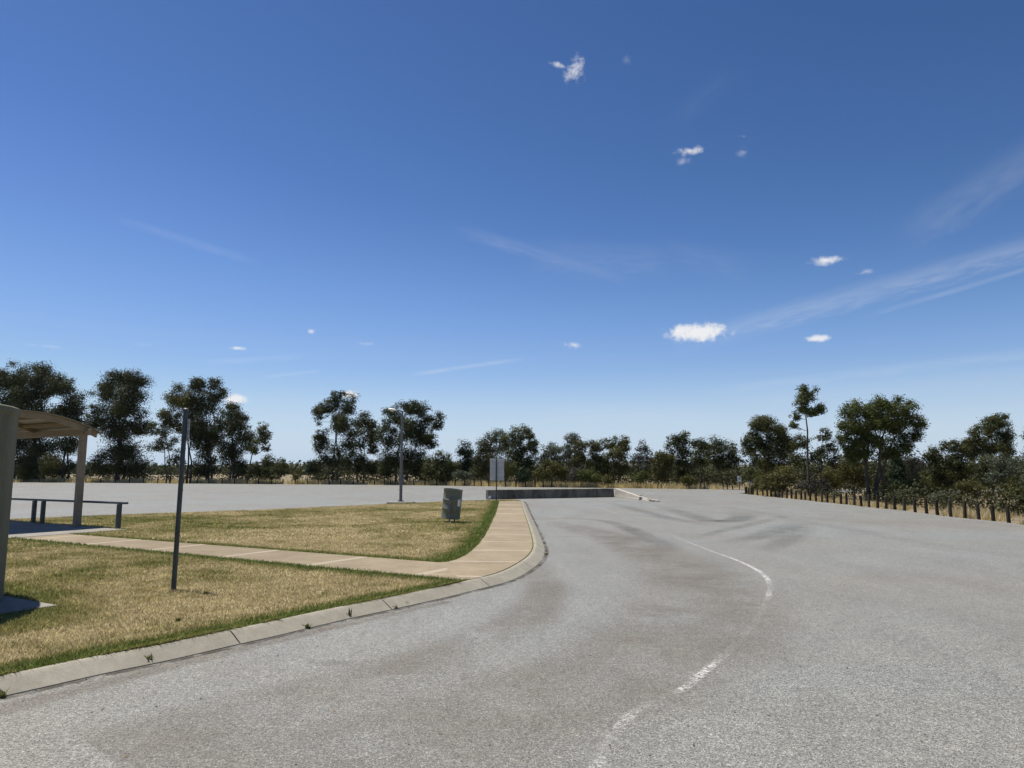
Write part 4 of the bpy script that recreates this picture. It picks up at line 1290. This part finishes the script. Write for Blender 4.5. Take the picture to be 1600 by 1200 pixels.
def litter():
    rng = np.random.default_rng(33)
    kb = [p for p in resample(kerb_back, .05) if p[1] > 2]
    C = []
    for _ in range(520):
        k = rng.integers(0, len(kb) - 1); p = Vector(kb[k]); q = Vector(kb[k + 1]); tt = (q - p).normalized()
        off = .25 + abs(rng.normal()) * (.10 if rng.random() < .8 else .7)
        C.append((p.x + tt.y * off, p.y - tt.x * off, .006))
    for _ in range(160):
        Y = rng.uniform(3.2, 20); C.append((rng.uniform(-.7, .75) * Y, Y, .006))
    C = np.array(C); ok = ~pip(C[:, 0], C[:, 1], ISLAND) & pip(C[:, 0], C[:, 1], rp) & (dist_line(C[:, 0], C[:, 1], kerb_back) > .24)
    C = C[ok]
    n = len(C)
    V = leaf_quads(C, .035, .011, 0, rng, out=np.tile([0, 0, 3.0], (n, 1))); V[:, 2] = np.maximum(V[:, 2], .005)
    o = np_mesh('leaf_litter', V, 4, LITTER, None, {'tint': rng.random(n)})
    tag(o, 'dry gum leaves scattered along the kerb and over the road', 'leaf litter', kind='stuff')


LITTER = mat_leaf('leaf_dry_litter', (.04, .028, .018), (.24, .17, .095), .1, .7, .1)
litter()

# ------------------------------------------------------------------ sky, clouds, sun
SUN_EL = 71.0
sh = Vector((.87, -.49))                                   # shadows fall right and towards the camera
toward = Vector((-sh.x * math.cos(R(SUN_EL)), -sh.y * math.cos(R(SUN_EL)), math.sin(R(SUN_EL)))).normalized()
EXPO = 0.55
HAZE = 3.5e-5
STR = 0.10
w = bpy.data.worlds.new('World'); SC.world = w; w.use_nodes = True
t = NT(w.node_tree); t.n.clear()
wo = t.new('ShaderNodeOutputWorld'); bg = t.new('ShaderNodeBackground'); bg.inputs[1].default_value = STR
t.l.new(bg.outputs[0], wo.inputs[0])
sky = t.new('ShaderNodeTexSky', sky_type='NISHITA')
sky.sun_disc = False; sky.sun_elevation = R(SUN_EL); sky.sun_rotation = math.atan2(toward.x, toward.y)
sky.altitude = 200; sky.air_density = 1.0; sky.dust_density = 0.35; sky.ozone_density = 2.2
# clear inland air: contrast of the sky deepened per channel to the camera's rendering
cs = t.new('ShaderNodeSeparateColor'); t.l.new(sky.outputs[0], cs.inputs[0])
cc_ = t.new('ShaderNodeCombineColor')
DISP = STR * 2 ** EXPO
CURVES = (((0, 0), (.12, .030), (.184, .046), (.223, .065), (.266, .092), (.342, .165), (.451, .27), (.687, .43), (1, .58)),
          ((0, 0), (.25, .080), (.356, .15), (.434, .212), (.539, .325), (.679, .455), (.905, .62), (1, .68)),
          ((0, 0), (.50, .26), (.651, .405), (.745, .525), (.863, .70), (.965, .80), (1, .83)))
for i, pts_ in enumerate(CURVES):
    fc = t.new('ShaderNodeValToRGB'); el_ = fc.color_ramp.elements
    while len(el_) > 1: el_.remove(el_[-1])
    el_[0].position = 0; el_[0].color = (0, 0, 0, 1)
    for a_, b2 in pts_[1:]:
        e_ = el_.new(a_); e_.color = (b2, b2, b2, 1)
    t.l.new(t.math('MULTIPLY', cs.outputs[i], DISP), fc.inputs[0])
    t.l.new(t.math('MULTIPLY', fc.outputs[0], 1 / DISP), cc_.inputs[i])
col = cc_.outputs[0]
dz = t.new('ShaderNodeSeparateXYZ'); t.l.new(t.new('ShaderNodeTexCoord').outputs['Generated'], dz.inputs[0])
col = t.mix(t.rng(dz.outputs[2], .15, .0, 0, .9, True), col, (.60 / DISP, .72 / DISP, .86 / DISP, 1))   # pale band low in the sky
dirv = t.new('ShaderNodeTexCoord').outputs['Generated']
puff = t.noise(dirv, 95, 9, .62, .25)
wisp = t.noise(dirv, 60, 8, .68, 1.2)


def sky_basis(x, y, rot=0.0):
    c = Vector(ray(x, y)).normalized()
    r = c.cross(Vector((0, 0, 1))).normalized(); u = r.cross(c).normalized()
    ca, sa = math.cos(rot), math.sin(rot)
    return c, r * ca + u * sa, u * ca - r * sa


def vdot(vec, v):
    n = t.new('ShaderNodeVectorMath', operation='DOT_PRODUCT'); t.l.new(vec, n.inputs[0]); n.inputs[1].default_value = v
    return n.outputs['Value']


def local(x, y, sx, sy, rot):
    c, r, u = sky_basis(x, y, rot)
    sub = t.new('ShaderNodeVectorMath', operation='SUBTRACT'); t.l.new(dirv, sub.inputs[0]); sub.inputs[1].default_value = c
    a = vdot(sub.outputs[0], r / (sx / FOC)); b_ = vdot(sub.outputs[0], u / (sy / FOC)); cc = vdot(sub.outputs[0], c * 3)
    return a, b_, cc


mask = None
def addmask(mk):
    global mask
    mask = mk if mask is None else t.math('MAXIMUM', mask, mk)


def cloud(x, y, sx, sy, rot=0.0, op=1.0, amp=1.6, soft=.55, src=None, flat=False):
    a, b_, cc = local(x, y, sx, sy, R(rot))
    if flat: b_ = t.math('MAXIMUM', b_, t.math('MULTIPLY', b_, 1.9)) if False else b_
    cx = t.new('ShaderNodeCombineXYZ')
    for i, q in enumerate((a, b_, cc)): t.l.new(q, cx.inputs[i])
    ln = t.new('ShaderNodeVectorMath', operation='LENGTH'); t.l.new(cx.outputs[0], ln.inputs[0])
    v = t.math('ADD', t.math('SUBTRACT', 1.0, ln.outputs['Value']), t.math('MULTIPLY', t.math('SUBTRACT', src or puff, .52), amp))
    addmask(t.rng(v, .0, soft * 1.7, 0, op, True))


for args in [
    (1090, 520, 58, 17, 0, .97, 1.5, .40), (1072, 516, 26, 13, 0, .9, 1.2, .4), (1290, 407, 26, 8, 0, .9, 1.8, .6), (1277, 529, 20, 6.5, 0, .9, 1.6, .5),
    (898, 108, 15, 22, -25, .85, 2.6, .75), (874, 102, 16, 5, -15, .6, 2.6, .8), (1079, 235, 27, 8, 0, .75, 2.4, .7), (1067, 252, 14, 7, 0, .35, 2.4, .8),
    (894, 539, 15, 7, 0, .7, 2.2, .7), (487, 518, 7, 5, 0, .75, 1.5, .6), (371, 544, 15, 3.5, 0, .75, 1.8, .6), (366, 624, 24, 10, 0, .95, 1.3, .45), (546, 617, 17, 8, 0, .95, 1.3, .45)]:
    cloud(*args)
for args in [(1355, 424, 18, 6, 0, .45, 3.2, .9), (573, 537, 18, 4.5, 0, .4, 2.8, .8), (1160, 238, 10, 12, -20, .30, 3.0, .9), (1162, 213, 12, 4, -12, .30, 3, .9),
             (978, 94, 10, 8, 0, .18, 3, .9), (222, 538, 18, 4, 0, .22, 3, .9), (72, 541, 26, 3, 0, .25, 2.5, .9)]:
    cloud(*args, src=wisp)


def streak(x0, y0, x1, y1, hw, op, stretch=9.0, seed=0.0, ends=.35, fine=26):
    """a thin veil or old contrail lying between two directions"""
    x, y = (x0 + x1) / 2, (y0 + y1) / 2
    L = math.hypot(x1 - x0, y1 - y0) / 2
    rot = math.atan2(-(y1 - y0), x1 - x0)
    a, b_, cc = local(x, y, L, hw, rot)
    ea = t.rng(t.math('SUBTRACT', 1.0, t.math('ABSOLUTE', a)), 0, ends, 0, 1, True)
    cx = t.new('ShaderNodeCombineXYZ')
    t.l.new(t.math('MULTIPLY', a, L / FOC), cx.inputs[0]); t.l.new(t.math('MULTIPLY', b_, hw / FOC * stretch), cx.inputs[1]); cx.inputs[2].default_value = seed
    nz = t.noise(cx.outputs[0], fine, 7, .62, .5)
    bb = t.math('ADD', b_, t.math('MULTIPLY', t.math('SUBTRACT', nz, .5), .9))
    eb = t.rng(t.math('SUBTRACT', 1.0, t.math('ABSOLUTE', bb)), 0, .9, 0, 1, True)
    front = t.rng(cc, -2.5, -1.5)
    addmask(t.math('MULTIPLY', t.math('MULTIPLY', t.math('MULTIPLY', ea, eb), front), t.rng(nz, .28, .70, op * .10, op * .52)))


streak(1080, 500, 1760, 380, 23, .34, 6, 1.0, .5)
streak(1400, 462, 1760, 392, 5, .22, 3, 1.7, .4)
streak(1430, 340, 1720, 205, 36, .17, 3, 2.0, .6)
streak(1120, 594, 1720, 556, 11, .22, 6, 3.0, .4)
streak(1150, 615, 1720, 590, 22, .12, 6, 3.6, .4)
streak(630, 588, 830, 558, 4.5, .42, 3, 4.0, .5)
streak(410, 592, 505, 577, 3.5, .28, 3, 5.0, .5)
streak(310, 572, 480, 552, 7, .20, 4, 6.0, .5)
streak(690, 350, 1010, 448, 16, .17, 6, 7.0, .6)
streak(800, 395, 1080, 415, 40, .10, 6, 7.5, .6)
streak(190, 356, 400, 398, 9, .13, 5, 8.0, .5)
streak(820, 640, 1150, 655, 26, .14, 6, 9.0, .6)
streak(1040, 190, 1160, 110, 22, .04, 3, 10.0, .8)
streak(1020, 380, 1180, 430, 30, .08, 5, 11.0, .6)
CW = .88 / (STR * 2 ** EXPO)
cl = t.mix(mask, col, (CW, CW, CW * 1.01, 1))
t.l.new(cl, bg.inputs[0])

ld = bpy.data.lights.new('sun', 'SUN'); ld.energy = 4.2; ld.angle = R(.53); ld.color = (1.0, .955, .89)
lo = bpy.data.objects.new('sun', ld); COL.objects.link(lo)
lo.rotation_euler = toward.to_track_quat('Z', 'Y').to_euler(); lo.location = (-60, 40, 120)

# ------------------------------------------------------------------ air
m = MB(); m.box((0, 0, 84.0), (18400, 18400, 172.0))
m.v = [(x, y + 3000, z) for x, y, z in m.v]
hm = bpy.data.materials.new('haze_air'); hm.use_nodes = True
t = NT(hm.node_tree); t.n.clear(); out = t.new('ShaderNodeOutputMaterial')
pv = t.new('ShaderNodeVolumePrincipled'); pv.inputs['Color'].default_value = (.62, .76, .95, 1); pv.inputs['Density'].default_value = HAZE
pv.inputs['Anisotropy'].default_value = .2
t.l.new(pv.outputs[0], out.inputs['Volume'])
tag(m.build('haze', hm), 'thin blue summer haze over the far paddocks', 'haze', kind='stuff')

# ------------------------------------------------------------------ camera
cd = bpy.data.cameras.new('camera'); cd.sensor_width = 36; cd.lens = FOC / 1600 * 36; cd.clip_end = 30000; cd.clip_start = .1
co = bpy.data.objects.new('camera', cd); COL.objects.link(co)
co.location = (0, 0, EYE); co.rotation_euler = (R(90) + PIT, 0, 0)
SC.camera = co
SC.view_settings.view_transform = 'Standard'; SC.view_settings.look = 'None'
SC.view_settings.exposure = EXPO; SC.view_settings.gamma = 1.0
SC.cycles.max_bounces = 6; SC.cycles.transparent_max_bounces = 16
